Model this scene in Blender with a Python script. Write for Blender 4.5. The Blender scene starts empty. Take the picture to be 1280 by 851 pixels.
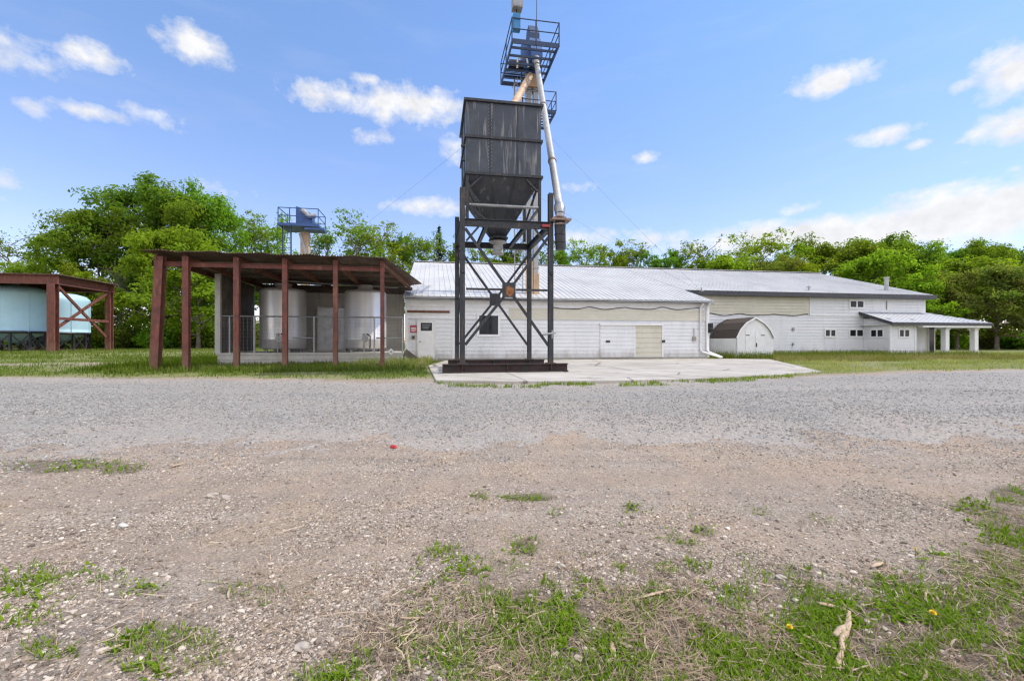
import bpy, math, random
import numpy as np
from mathutils import Vector, Matrix
R = math.radians
scene = bpy.context.scene
COL = scene.collection
rng = np.random.default_rng(7)
random.seed(7)

# ---------------------------------------------------------------- frames
F, CX, HY, HC = 569.0, 640.0, 427.0, 1.5          # focal length in photo pixels, centre, horizon, eye height
TH = 0.1693
C_, S_ = math.cos(TH), math.sin(TH)
PX0, PY0 = -5.38, 23.0                             # left front corner of the warehouse

def W(u, v):
    return (PX0 + C_*u - S_*v, PY0 + S_*u + C_*v)
def UV(x, y):
    dx, dy = x-PX0, y-PY0
    return (C_*dx + S_*dy, -S_*dx + C_*dy)
def UZ(px, py, v):
    r = (px-CX)/F
    u = (r*(PY0 + C_*v) - PX0 + S_*v)/(C_ - r*S_)
    Y = PY0 + S_*u + C_*v
    return u, HC + (HY-py)/F*Y
def U(px, v): return UZ(px, 0, v)[0]
def Z(px, py, v): return UZ(px, py, v)[1]

# ---------------------------------------------------------------- noise
_tab = np.random.default_rng(3).random((256, 256))
def vnoise(x, y):
    x = np.asarray(x, float); y = np.asarray(y, float)
    xi = np.floor(x).astype(int); yi = np.floor(y).astype(int)
    fx = x-xi; fy = y-yi
    fx = fx*fx*(3-2*fx); fy = fy*fy*(3-2*fy)
    a = _tab[xi % 256, yi % 256]; b = _tab[(xi+1) % 256, yi % 256]
    c = _tab[xi % 256, (yi+1) % 256]; d = _tab[(xi+1) % 256, (yi+1) % 256]
    return (a*(1-fx)+b*fx)*(1-fy) + (c*(1-fx)+d*fx)*fy
def fbm(x, y, o=4):
    s = 0; a = .5; t = 0
    for i in range(o):
        s = s + a*vnoise(np.asarray(x)*2**i + 17.3*i, np.asarray(y)*2**i + 5.1*i); t += a; a *= .5
    return s/t
def ss(a, b, x):
    t = np.clip((np.asarray(x, float)-a)/(b-a), 0, 1)
    return t*t*(3-2*t)

def hgt_smooth(x, y):
    x = np.asarray(x, float); y = np.asarray(y, float)
    z = .5*ss(3, 12.5, y) + .18*ss(-15, -30, x)*ss(15, 30, y)
    z = z + (fbm(x*.9, y*.9, 3)-.5)*.05*(1-ss(7, 11, y))
    return z
def hgt(x, y):
    return hgt_smooth(x, y) - .022*track(x, y)*(np.asarray(y) < 13)*(np.abs(x) < 40)
def track(x, y):
    x = np.asarray(x, float); y = np.asarray(y, float); s = np.zeros(np.broadcast(x, y).shape)
    for c, wd, a in ((6.15, .22, .8), (4.65, .27, 1), (3.5, .25, 1), (8.3, .35, .8), (10.0, .35, .8)):
        d = y-(c+.04*x+.13*np.sin(x*.45+c*3)+(fbm(x*.5, x*0+c*7, 3)-.5)*.7)
        s = np.maximum(s, a*np.exp(-(d/wd)**2)*np.clip(.15+1.4*fbm(x*.8+c, y*.9, 4), 0, 1))
    return s
def gpt(px, py):
    """ground point seen at a photo position"""
    px = np.asarray(px, float); py = np.asarray(py, float)
    D = HC*F/np.maximum(py-HY, 1)
    for _ in range(16):
        D = .4*D + .6*(HC-hgt_smooth((px-CX)/F*D, D))*F/np.maximum(py-HY, 1)
    return (px-CX)/F*D, D
def toimg(x, y, z):
    return CX + F*x/y, HY - F*(z-HC)/y

# ---------------------------------------------------------------- materials
def lin(c):
    if isinstance(c, str):
        c = [int(c[i:i+2], 16)/255 for i in (0, 2, 4)]
        c = [((v+.055)/1.055)**2.4 if v > .04045 else v/12.92 for v in c]
    return (c[0], c[1], c[2], 1)
class NT:
    def __init__(s, name, world=None):
        if world is None:
            s.m = bpy.data.materials.new(name)
        else:
            s.m = world
        s.m.use_nodes = True
        s.t = s.m.node_tree; s.t.nodes.clear()
    def n(s, typ, **kw):
        nd = s.t.nodes.new(typ)
        for k, v in kw.items():
            if k.startswith('_'):
                setattr(nd, k[1:], v)
        return nd
    def l(s, a, b): s.t.links.new(a, b)
    def set(s, sock, v):
        if hasattr(v, 'is_output') or isinstance(v, bpy.types.NodeSocket): s.l(v, sock)
        else: sock.default_value = v
    def math(s, op, a, b=0, c=None, clamp=False):
        nd = s.n('ShaderNodeMath'); nd.operation = op; nd.use_clamp = clamp
        s.set(nd.inputs[0], a); s.set(nd.inputs[1], b)
        if c is not None: s.set(nd.inputs[2], c)
        return nd.outputs[0]
    def mix(s, f, a, b, blend='MIX'):
        nd = s.n('ShaderNodeMix'); nd.data_type = 'RGBA'; nd.blend_type = blend
        s.set(nd.inputs[0], f); s.set(nd.inputs[6], a); s.set(nd.inputs[7], b)
        return nd.outputs[2]
    def noise(s, vec, scale, detail=4, rough=.55, dist=0):
        nd = s.n('ShaderNodeTexNoise')
        if vec is not None: s.l(vec, nd.inputs['Vector'])
        nd.inputs['Scale'].default_value = scale; nd.inputs['Detail'].default_value = detail
        nd.inputs['Roughness'].default_value = rough; nd.inputs['Distortion'].default_value = dist
        return nd.outputs['Fac']
    def vor(s, vec, scale, out='Color', feature='F1'):
        nd = s.n('ShaderNodeTexVoronoi'); nd.feature = feature
        if vec is not None: s.l(vec, nd.inputs['Vector'])
        nd.inputs['Scale'].default_value = scale
        return nd.outputs[out]
    def rng(s, v, a, b, c=0, d=1):
        nd = s.n('ShaderNodeMapRange'); nd.clamp = True
        s.set(nd.inputs[0], v)
        for i, q in enumerate((a, b, c, d)): nd.inputs[i+1].default_value = q
        return nd.outputs[0]
    def mapping(s, vec, scale):
        nd = s.n('ShaderNodeMapping'); s.l(vec, nd.inputs[0]); nd.inputs['Scale'].default_value = scale
        return nd.outputs[0]
    def bump(s, h, strength=.3, dist=.02, normal=None):
        nd = s.n('ShaderNodeBump'); s.l(h, nd.inputs['Height'])
        nd.inputs['Strength'].default_value = strength; nd.inputs['Distance'].default_value = dist
        if normal is not None: s.l(normal, nd.inputs['Normal'])
        return nd.outputs[0]
    def out(s, shader, target='ShaderNodeOutputMaterial'):
        o = s.n(target); s.l(shader, o.inputs[0]); return s.m

def mk(name, col, col2=None, rough=.65, metal=0, scale=3, lo=.4, hi=.65, fine=.12, bump=.15, bscale=60,
       streak=None, streak_amt=.5, streak_lo=.55, streak_hi=.7, streak_scale=(9, 9, .7), splash=None, splash_h=.5, chips=None, chip_lo=.62, chip_scale=5):
    t = NT(name)
    co = t.n('ShaderNodeTexCoord').outputs['Object']
    base = lin(col); c2 = lin(col2) if col2 else tuple(v*.8 for v in base[:3])+(1,)
    f = t.rng(t.noise(co, scale, 6, .65), lo, hi)
    c = t.mix(f, base, c2)
    if streak:
        sv = t.noise(t.mapping(co, streak_scale), 1.0, 5, .6)
        f2 = t.math('MULTIPLY', t.rng(sv, streak_lo, streak_hi), streak_amt)
        c = t.mix(f2, c, lin(streak))
    if chips:
        f3 = t.rng(t.noise(co, chip_scale, 8, .72), chip_lo, chip_lo+.04)
        c = t.mix(t.math('MULTIPLY', f3, .85), c, lin(chips))
    if splash:
        sp = t.n('ShaderNodeSeparateXYZ'); t.l(co, sp.inputs[0])
        hh = t.math('SUBTRACT', t.math('DIVIDE', sp.outputs[2], splash_h), t.math('MULTIPLY', t.math('SUBTRACT', t.noise(t.mapping(co, (2.2, 2.2, .8)), 1.0, 6, .7), .5), 2.6))
        c = t.mix(t.rng(hh, .1, 1.2, .65, 0), c, lin(splash))
    fn = t.rng(t.noise(co, 45, 3), .3, .7, 1-fine, 1+fine)
    c = t.mix(1.0, c, fn, 'MULTIPLY')
    p = t.n('ShaderNodeBsdfPrincipled')
    t.l(c, p.inputs['Base Color']); p.inputs['Metallic'].default_value = metal
    t.l(t.rng(t.noise(co, scale*2.3, 4), .3, .7, max(0, rough-.12), min(1, rough+.12)), p.inputs['Roughness'])
    if bump: t.l(t.bump(t.noise(co, bscale, 4), bump, .01), p.inputs['Normal'])
    return t.out(p.outputs[0])

M = {}
M['siding_white'] = mk('siding_white', (.72, .728, .745), (.66, .668, .69), rough=.45, scale=.9, streak=(.42, .43, .42), streak_amt=.4, streak_lo=.52, streak_hi=.75, streak_scale=(3, 3, .35), splash=(.30, .26, .21), splash_h=.5, chips=(.50, .49, .45), chip_lo=.66, chip_scale=1.6)
M['siding_beige'] = mk('siding_beige', (.60, .57, .47), (.52, .50, .41), rough=.5, scale=1.2)
M['siding_grey'] = mk('siding_grey', (.60, .57, .52), (.50, .47, .42), rough=.6, scale=1.2, streak=(.18, .16, .13), streak_amt=.5)
M['trim_white'] = mk('trim_white', (.80, .80, .80), (.72, .72, .72), rough=.45)
M['roof_metal'] = mk('roof_metal', (.54, .54, .53), (.46, .46, .455), rough=.55, metal=.05, scale=.5, streak=(.36, .35, .33), streak_amt=.55, streak_scale=(4, .25, .25), chips=(.33, .24, .17), chip_lo=.70, chip_scale=2.5)
M['fascia_dark'] = mk('fascia_dark', (.045, .05, .06), (.03, .03, .04), rough=.45)
M['roof_grey'] = mk('roof_grey', (.38, .40, .44), (.42, .44, .47), rough=.55, scale=.8)
M['rust_red'] = mk('rust_red', (.18, .056, .040), (.10, .038, .030), rough=.75, scale=4, streak=(.33, .16, .10), streak_amt=.55, streak_scale=(7, 7, 1.2), splash=(.20, .12, .075), splash_h=.8, chips=(.10, .045, .03), chip_lo=.58, chip_scale=6)
M['skid_dark'] = mk('skid_dark', (.055, .028, .025), (.025, .026, .026), rough=.8, scale=3)
M['rust_old'] = mk('rust_old', (.20, .085, .045), (.09, .04, .028), rough=.85, scale=6)
M['rust_sheet'] = mk('rust_sheet', (.16, .10, .075), (.09, .055, .042), rough=.7, metal=.2, scale=2.5, streak=(.26, .22, .18), streak_amt=.6, streak_scale=(5, .5, 5))
M['steel_dark'] = mk('steel_dark', (.013, .017, .024), (.024, .028, .035), rough=.5, scale=5, streak=(.13, .085, .055), streak_amt=.5, streak_scale=(8, 8, 1.2), chips=(.17, .085, .045), chip_lo=.64, chip_scale=4, splash=(.12, .075, .05), splash_h=.5)
M['bin_grey'] = mk('bin_grey', (.028, .037, .052), (.052, .064, .084), rough=.48, scale=1.6, lo=.35, hi=.7, streak=(.30, .29, .27), streak_amt=.85, streak_lo=.56, streak_hi=.70, streak_scale=(7, 7, .5), chips=(.16, .085, .05), chip_lo=.66, chip_scale=3)
M['hopper_grey'] = mk('hopper_grey', (.030, .035, .043), (.05, .056, .065), rough=.5, scale=2, streak=(.22, .21, .19), streak_amt=.6, streak_lo=.58, streak_hi=.72, streak_scale=(6, 6, .5))
M['blue_steel'] = mk('blue_steel', (.03, .10, .30), (.025, .07, .2), rough=.45)
M['navy_steel'] = mk('navy_steel', (.020, .050, .125), (.026, .04, .08), rough=.5)
M['cyan_paint'] = mk('cyan_paint', (.03, .22, .45), (.03, .17, .36), rough=.5)
M['galv'] = mk('galv', (.34, .35, .36), (.25, .26, .27), rough=.4, metal=.55, scale=3, streak=(.22, .19, .16), streak_amt=.4)
M['galv_pale'] = mk('galv_pale', (.40, .41, .41), (.31, .32, .32), rough=.5, metal=.25, scale=3, streak=(.24, .20, .16), streak_amt=.45)
M['tan_leg'] = mk('tan_leg', (.52, .38, .25), (.40, .25, .15), rough=.6, scale=2, streak=(.30, .15, .08), streak_amt=.5)
M['stainless'] = mk('stainless', (.72, .71, .69), (.66, .65, .63), rough=.42, metal=.6, scale=.4, fine=.04, bump=0, streak=(.44, .42, .39), streak_amt=.3, streak_scale=(4, 4, .12))
M['black_rubber'] = mk('black_rubber', (.022, .022, .024), (.035, .035, .037), rough=.6)
M['poly_blue'] = mk('poly_blue', (.44, .66, .79), (.39, .60, .72), rough=.62, scale=.6, bump=.03)
M['concrete'] = mk('concrete', (.47, .445, .405), (.36, .335, .30), rough=.85, scale=.7, lo=.38, hi=.68, fine=.18, bump=.25, bscale=90)
M['block'] = mk('block', (.52, .50, .46), (.42, .40, .36), rough=.9, scale=2, bump=.3)
M['boards'] = mk('boards', (.16, .135, .115), (.10, .083, .07), rough=.85, scale=2, streak=(.18, .16, .14), streak_amt=.5, streak_scale=(9, 9, .4))
M['shingle'] = mk('shingle', (.078, .058, .047), (.048, .037, .031), rough=.9, scale=14, lo=.4, hi=.6)
M['red_sign'] = mk('red_sign', (.40, .03, .04), (.34, .03, .04), rough=.4, bump=0)
M['white_paint'] = mk('white_paint', (.78, .78, .78), (.7, .7, .7), rough=.5, bump=0)
M['plastic_black'] = mk('plastic_black', (.02, .02, .022), (.03, .03, .03), rough=.45)
M['lamp_grey'] = mk('lamp_grey', (.34, .32, .27), (.25, .22, .18), rough=.5)
M['red_plastic'] = mk('red_plastic', (.45, .03, .03), (.35, .02, .02), rough=.4)
M['corn'] = mk('corn', (.46, .345, .24), (.36, .255, .17), rough=.75, scale=9, fine=.12, bump=.15, bscale=60, streak=(.25, .17, .11), streak_amt=.6, streak_scale=(70, 9, 9))
M['yellow'] = mk('yellow', (.78, .60, .02), (.74, .52, .015), rough=.6, scale=60)
M['stone_pale'] = mk('stone_pale', (.42, .38, .33), (.32, .28, .24), rough=.85, scale=25, bump=.5)
M['bark'] = mk('bark', (.10, .080, .062), (.17, .145, .12), rough=.9, scale=3, bump=.6, bscale=14)
M['bark_pale'] = mk('bark_pale', (.20, .175, .145), (.12, .10, .08), rough=.9, scale=3, bump=.5, bscale=14)
def padmat():
    t = NT('pad_concrete'); co = t.n('ShaderNodeTexCoord').outputs['Object']
    c = t.mix(t.rng(t.noise(co, .35, 6, .65), .36, .62), (.47, .445, .405, 1), (.35, .325, .285, 1))
    c = t.mix(t.rng(t.noise(co, .8, 7, .7, .6), .56, .66, 0, .8), c, (.24, .215, .185, 1))
    c = t.mix(t.rng(t.noise(t.mapping(co, (.25, 2.2, 1)), 1, 5, .6), .56, .72, 0, .55), c, (.29, .26, .225, 1))
    v = t.n('ShaderNodeTexVoronoi'); v.feature = 'DISTANCE_TO_EDGE'; v.inputs['Scale'].default_value = .33
    nd = t.n('ShaderNodeTexNoise'); t.l(co, nd.inputs[0]); nd.inputs['Scale'].default_value = 1.4; nd.inputs['Detail'].default_value = 6
    t.l(t.mix(.12, co, nd.outputs['Color']), v.inputs['Vector'])
    c = t.mix(t.rng(v.outputs['Distance'], .004, .012, .75, 0), c, (.09, .08, .07, 1))
    sp = t.n('ShaderNodeSeparateXYZ'); t.l(co, sp.inputs[0])
    for k, per in ((0, 4.1), (1, 3.6)):
        m = t.math('ABSOLUTE', t.math('SUBTRACT', t.math('PINGPONG', t.math('ADD', sp.outputs[k], 41.3), per), per*.5))
        c = t.mix(t.rng(m, .012, .028, .8, 0), c, (.10, .09, .08, 1))
    c = t.mix(1.0, c, t.rng(t.noise(co, 50, 4, .7), .3, .7, .8, 1.2), 'MULTIPLY')
    p = t.n('ShaderNodeBsdfPrincipled'); t.l(c, p.inputs[0]); p.inputs['Roughness'].default_value = .9
    t.l(t.bump(t.noise(co, 80, 4), .3, .01), p.inputs['Normal'])
    return t.out(p.outputs[0])
M['pad_concrete'] = padmat()
def glass():
    t = NT('window_glass')
    p = t.n('ShaderNodeBsdfPrincipled'); p.inputs['Base Color'].default_value = (.015, .02, .025, 1)
    co = t.n('ShaderNodeTexCoord').outputs['Object']
    t.l(t.rng(t.noise(co, 2, 3), .3, .7, .04, .16), p.inputs['Roughness'])
    p.inputs['IOR'].default_value = 1.5
    return t.out(p.outputs[0])
M['glass'] = glass()

def leafmat(name, a, b, c, trans=.35, hue=.02):
    t = NT(name)
    g = t.n('ShaderNodeNewGeometry'); oi = t.n('ShaderNodeObjectInfo')
    co = t.n('ShaderNodeTexCoord').outputs['Object']
    col = t.mix(t.rng(g.outputs['Random Per Island'], 0, 1), lin(a), lin(b))
    col = t.mix(t.rng(t.noise(co, .45, 3), .42, .62), col, lin(c))
    hs = t.n('ShaderNodeHueSaturation')
    t.l(t.rng(oi.outputs['Random'], 0, 1, .5-hue, .5+hue), hs.inputs['Hue'])
    t.l(t.rng(oi.outputs['Random'], 0, 1, .8, 1.2), hs.inputs['Value'])
    t.l(col, hs.inputs['Color'])
    d = t.n('ShaderNodeBsdfDiffuse'); t.l(hs.outputs[0], d.inputs[0])
    tr = t.n('ShaderNodeBsdfTranslucent')
    t.l(t.mix(1.0, hs.outputs[0], (1.25, 1.35, .55, 1), 'MULTIPLY'), tr.inputs[0])
    mx = t.n('ShaderNodeMixShader'); mx.inputs[0].default_value = trans
    t.l(d.outputs[0], mx.inputs[1]); t.l(tr.outputs[0], mx.inputs[2])
    return t.out(mx.outputs[0])
M['leaf_mid'] = leafmat('leaf_mid', (.13, .22, .03), (.235, .34, .048), (.19, .285, .03), trans=.6)
M['leaf_dark'] = leafmat('leaf_dark', (.10, .185, .03), (.18, .285, .045), (.145, .24, .034), trans=.6)
M['leaf_lime'] = leafmat('leaf_lime', (.17, .26, .024), (.28, .37, .045), (.22, .30, .026), trans=.6)
M['leaf_olive'] = leafmat('leaf_olive', (.15, .205, .04), (.25, .29, .06), (.20, .205, .06), trans=.55)
M['needle'] = leafmat('needle', (.02, .05, .02), (.035, .075, .028), (.025, .055, .022), trans=.1)
M['grass'] = leafmat('grass_blade', (.11, .19, .016), (.23, .31, .036), (.15, .23, .02), trans=.3)
M['weed'] = leafmat('weed_leaf', (.10, .205, .016), (.21, .32, .03), (.15, .245, .02), trans=.3)
M['grass_tall'] = leafmat('tall_grass_blade', (.16, .20, .04), (.29, .29, .10), (.34, .31, .15), trans=.3)
M['straw'] = leafmat('straw_strip', (.17, .12, .085), (.58, .47, .36), (.36, .27, .20), trans=.15, hue=0)
def stonemat(name, a, b, c):
    t = NT(name)
    r = t.n('ShaderNodeNewGeometry').outputs['Random Per Island']
    cr = t.n('ShaderNodeValToRGB'); t.l(r, cr.inputs[0])
    e = cr.color_ramp.elements
    e[0].position = 0; e[0].color = lin(a); e[1].position = 1; e[1].color = lin(c)
    x = e.new(.55); x.color = lin(b)
    p = t.n('ShaderNodeBsdfPrincipled'); t.l(cr.outputs[0], p.inputs[0]); p.inputs['Roughness'].default_value = .85
    return t.out(p.outputs[0])
M['stones_tan'] = stonemat('stones_tan', (.10, .08, .064), (.32, .258, .205), (.60, .53, .45))
M['stones_grey'] = stonemat('stones_grey', (.13, .125, .12), (.25, .242, .232), (.42, .41, .395))

# ---------------------------------------------------------------- object helpers
def tag(o, label=None, cat=None, group=None, kind=None):
    if label: o['label'] = label
    if cat: o['category'] = cat
    if group: o['group'] = group
    if kind: o['kind'] = kind
    return o
ORG = {}
def thing(name, org, label, cat, group=None):
    """an Empty at the base of a thing; org is in the yard frame (u, v, z)"""
    o = bpy.data.objects.new(name, None); COL.objects.link(o)
    x, y = W(org[0], org[1])
    o.location = (x, y, org[2]); o.rotation_euler = (0, 0, TH); o.empty_display_size = .3
    ORG[o.name] = np.array(org, float)
    return tag(o, label, cat, group)

class MB:
    def __init__(s): s.v = []; s.f = []; s.sm = []
    def add(s, vs, fs, smooth=False):
        b = len(s.v); s.v += [tuple(map(float, p)) for p in vs]
        s.f += [tuple(i+b for i in f) for f in fs]; s.sm += [smooth]*len(fs); return s
    def box(s, u0, u1, v0, v1, z0, z1):
        return s.add([(u0, v0, z0), (u1, v0, z0), (u1, v1, z0), (u0, v1, z0), (u0, v0, z1), (u1, v0, z1), (u1, v1, z1), (u0, v1, z1)],
                     [(0, 3, 2, 1), (4, 5, 6, 7), (0, 1, 5, 4), (1, 2, 6, 5), (2, 3, 7, 6), (3, 0, 4, 7)])
    def frame(s, p, q):
        p = Vector(p); q = Vector(q); d = (q-p).normalized()
        up = Vector((0, 0, 1)) if abs(d.z) < .9 else Vector((0, 1, 0))
        a = d.cross(up).normalized(); b = a.cross(d).normalized()
        return p, q, a, b
    def bar(s, p, q, w, h, ow=0, oh=0):
        p, q, a, b = s.frame(p, q)
        p = p+a*ow+b*oh; q = q+a*ow+b*oh
        vs = []
        for e in (p, q):
            for i, j in ((-1, -1), (1, -1), (1, 1), (-1, 1)): vs.append(e+a*(i*w/2)+b*(j*h/2))
        return s.add(vs, [(0, 1, 2, 3), (7, 6, 5, 4), (0, 4, 5, 1), (1, 5, 6, 2), (2, 6, 7, 3), (3, 7, 4, 0)])
    def ibeam(s, p, q, w, h, t=.025):
        """flanges at top and bottom, web between"""
        s.bar(p, q, w, t, 0, h/2-t/2); s.bar(p, q, w, t, 0, -h/2+t/2)
        return s.bar(p, q, t, h-2*t)
    def tube(s, pts, r, n=12, cap=True):
        pts = [Vector(p) for p in pts]
        rs = r if isinstance(r, (list, tuple)) else [r]*len(pts)
        vs = []; fs = []
        d0 = (pts[1]-pts[0]).normalized()
        up = Vector((0, 0, 1)) if abs(d0.z) < .9 else Vector((0, 1, 0))
        a = d0.cross(up).normalized()
        for i, p in enumerate(pts):
            d = (pts[min(i+1, len(pts)-1)]-pts[max(i-1, 0)]).normalized()
            a = (a-d*a.dot(d)).normalized(); b = d.cross(a)
            for k in range(n):
                t = 2*math.pi*k/n
                vs.append(p+a*(math.cos(t)*rs[i])+b*(math.sin(t)*rs[i]))
        for i in range(len(pts)-1):
            for k in range(n):
                fs.append((i*n+k, i*n+(k+1) % n, (i+1)*n+(k+1) % n, (i+1)*n+k))
        s.add(vs, fs, True)
        if cap:
            m = (len(pts)-1)*n
            s.add(vs[:n], [tuple(range(n-1, -1, -1))]); s.add(vs[m:], [tuple(range(n))])
        return s
    def lathe(s, c, prof, n=40):
        vs = []; fs = []
        for r, z in prof:
            for k in range(n):
                t = 2*math.pi*k/n; vs.append((c[0]+r*math.cos(t), c[1]+r*math.sin(t), c[2]+z))
        for i in range(len(prof)-1):
            for k in range(n): fs.append((i*n+k, i*n+(k+1) % n, (i+1)*n+(k+1) % n, (i+1)*n+k))
        return s.add(vs, fs, True)
    def prism(s, poly, off):
        """poly of 3D points, extruded by off"""
        n = len(poly); o = Vector(off)
        vs = [Vector(p) for p in poly]+[Vector(p)+o for p in poly]
        return s.add(vs, [tuple(range(n)), tuple(range(2*n-1, n-1, -1))]+[(i, i+n, (i+1) % n+n, (i+1) % n) for i in range(n)])
    def siding(s, p, q, z0, z1, pitch=.2, d=.014):
        """lapped boards along p-q (uv points); outside is on the right hand going p to q"""
        p = Vector((p[0], p[1], 0)); q = Vector((q[0], q[1], 0)); e = (q-p).normalized(); nrm = Vector((e.y, -e.x, 0))
        z = z0; prof = []
        while z < z1-1e-4:
            zt = min(z+pitch, z1); g_ = min(.03*pitch, .006); prof += [(-.03, z), (-.03, z+g_), (d+.008, z+g_), (0, zt)]; z = zt
        vs = []; fs = []
        for o, zz in prof:
            vs += [p+nrm*o+Vector((0, 0, zz)), q+nrm*o+Vector((0, 0, zz))]
        for i in range(len(prof)-1): fs.append((2*i, 2*i+1, 2*i+3, 2*i+2))
        s.add(vs, fs)
        t = [p, q, q-nrm*.08, p-nrm*.08]
        s.add([x+Vector((0, 0, z1)) for x in t]+[x+Vector((0, 0, z0)) for x in t], [(0, 1, 2, 3), (7, 6, 5, 4), (2, 6, 7, 3), (1, 5, 6, 2), (3, 7, 4, 0)])
        return s
    def build(s, name, mat, parent=None, org=None):
        if parent is not None: o3 = ORG[parent.name]
        else: o3 = np.array(org if org is not None else s.v[0], float)
        me = bpy.data.meshes.new(name)
        va = np.array(s.v)-o3
        me.from_pydata(va.tolist(), [], s.f)
        me.polygons.foreach_set('use_smooth', s.sm)
        me.materials.append(mat if not isinstance(mat, str) else M[mat]); me.update()
        o = bpy.data.objects.new(name, me); COL.objects.link(o)
        if parent is not None:
            o.parent = parent; ORG[o.name] = o3
        else:
            x, y = W(o3[0], o3[1]); o.location = (x, y, o3[2]); o.rotation_euler = (0, 0, TH); ORG[o.name] = o3
        return o

def raw(name, verts, loops, nside, mat, smooth=False):
    """fast mesh from numpy: every face has nside corners"""
    me = bpy.data.meshes.new(name)
    verts = np.asarray(verts, np.float32); loops = np.asarray(loops, np.int32).ravel()
    nf = len(loops)//nside
    me.vertices.add(len(verts)); me.vertices.foreach_set('co', verts.ravel())
    me.loops.add(len(loops)); me.loops.foreach_set('vertex_index', loops)
    me.polygons.add(nf); me.polygons.foreach_set('loop_start', np.arange(0, nf*nside, nside, dtype=np.int32))
    me.update(calc_edges=True)
    me.polygons.foreach_set('use_smooth', np.full(nf, smooth))
    me.materials.append(M[mat] if isinstance(mat, str) else mat); me.validate(); me.update()
    return me
def link(name, me):
    o = bpy.data.objects.new(name, me); COL.objects.link(o); return o
SKY_SAT, SKY_TINT, SKY_STR, SUN_STR, EXPO = 1.0, (1.02, 1.09, 1.18, 1), .15, 2.7, 0.53
SKY_LOW = (1.02, .80, .88, 1)
M['glass'].node_tree.nodes['Principled BSDF'].inputs['Specular IOR Level'].default_value = .25
CLOUD_COL, CLOUD_FILL = (4.5, 4.5, 4.55, 1), (2.25, 2.16, 2.04, 1)  # second colour is the extra gain of the added out-of-view fill clouds
# ================================================================= the setting
GB_X = np.array([-400, 200, 300, 360, 430, 520, 600, 700, 780, 860, 930, 1000, 1060, 1120, 1180, 1230, 1280, 1500])
GB_Y = np.array([1000, 930, 870, 845, 780, 690, 675, 685, 675, 680, 695, 715, 715, 685, 655, 628, 600, 560])
PATCH = [(85, 582, 95, 10, .9), (140, 585, 40, 9, .8), (60, 728, 100, 30, .36), (170, 738, 40, 16, .36), (330, 745, 60, 14, .25), (215, 815, 75, 32, .4), (60, 812, 42, 15, .42), (35, 770, 60, 20, .28),
         (660, 621, 34, 6, .8), (600, 618, 12, 7, .7), (790, 635, 12, 9, .8), (657, 680, 18, 12, .9), (880, 662, 14, 7, .7), (560, 690, 30, 12, .5),
         (700, 642, 16, 6, .4), (1020, 650, 24, 8, .4), (1265, 620, 30, 14, .9), (950, 640, 14, 5, .4), (830, 708, 50, 14, .6), (290, 735, 40, 10, .4)]
def green(x, y):
    """how much grass grows at a ground point"""
    x = np.asarray(x, float); y = np.asarray(y, float)
    z = hgt_smooth(x, y)
    yy = np.maximum(y, .9)
    px, py = toimg(x, yy, z)
    n = fbm(x*1.7, y*1.7, 4)-.5; n2 = fbm(x*6+9, y*6+3, 3)-.5
    g = ss(-8, 75, py-np.interp(px, GB_X, GB_Y)+n*190+n2*60)
    g = g*np.where(px > 1000, 1.0, ss(.36, .56, fbm(x*1.15+31, y*1.15+8, 4))*.6+.4)
    for cx, cy, rx, ry, s in PATCH:
        d = ((px-cx)/rx)**2+((py-cy)/ry)**2
        g = np.maximum(g, s*ss(1.35, .3, d+n*1.4+n2*.8))
    near = g*(y < 8)
    return near
def yard_green(x, y):
    """rough lawn beyond the road"""
    u, v = (C_*(x-PX0)+S_*(y-PY0), -S_*(x-PX0)+C_*(y-PY0))
    n = fbm(x*.35, y*.35, 4)-.5; n2 = fbm(x*1.5+4, y*1.5, 3)-.5
    fr = far_edge(x)
    g = ss(-.2, .9, y-fr-.35+n*1.6+n2*1.0)
    # bare two-track in front of the far steel frame
    tr = ss(2.4, .6, np.abs(v-(-1.0+.12*u*0)+n*4+1.0*np.sin(u*.21)))*ss(-9.5, -13, u)
    g = g*(1-.85*tr)
    return g
_fx = np.array([0, 120, 300, 545, 640, 760, 900, 1030, 1150, 1280]); _fy = np.array([472, 474, 475, 479, 481, 480, 476, 470, 466, 463])
_nx = np.array([0, 300, 520, 640, 820, 1000, 1280]); _ny = np.array([560, 561, 552, 547, 545, 548, 541])
FEX, FEY = gpt(_fx, _fy); NEX, NEY = gpt(_nx, _ny)
def far_edge(x): return np.interp(x, np.r_[-300, FEX, 60, 300], np.r_[FEY[0]-12, FEY, FEY[-1]+7, FEY[-1]+30])
def near_edge(x): return np.interp(x, np.r_[-300, NEX, 60, 300], np.r_[NEY[0]-10, NEY, NEY[-1]+6, NEY[-1]+26])

def axis(parts, grow_lo, grow_hi, lo, hi):
    a = list(np.concatenate([np.arange(p, q, s) for p, q, s in parts]))
    s = parts[-1][2]
    while a[-1] < hi: s *= grow_hi; a.append(a[-1]+s)
    s = parts[0][2]; b = []
    x = a[0]
    while x > lo: s *= grow_lo; x -= s; b.append(x)
    return np.array(b[::-1]+a)
def grid_mesh(name, xs, ys, zf, mat, attrs):
    X, Y = np.meshgrid(xs, ys)
    Z_ = zf(X, Y)
    v = np.stack([X, Y, Z_], -1).reshape(-1, 3)
    nx, ny = len(xs), len(ys)
    i = (np.arange(ny-1)[:, None]*nx+np.arange(nx-1)[None, :])
    loops = np.stack([i, i+1, i+nx+1, i+nx], -1).reshape(-1)
    me = raw(name, v, loops, 4, mat, True)
    for k, fn in attrs.items():
        a = me.attributes.new(k, 'FLOAT', 'POINT'); a.data.foreach_set('value', fn(X, Y).astype(np.float32).ravel())
    return me

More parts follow.
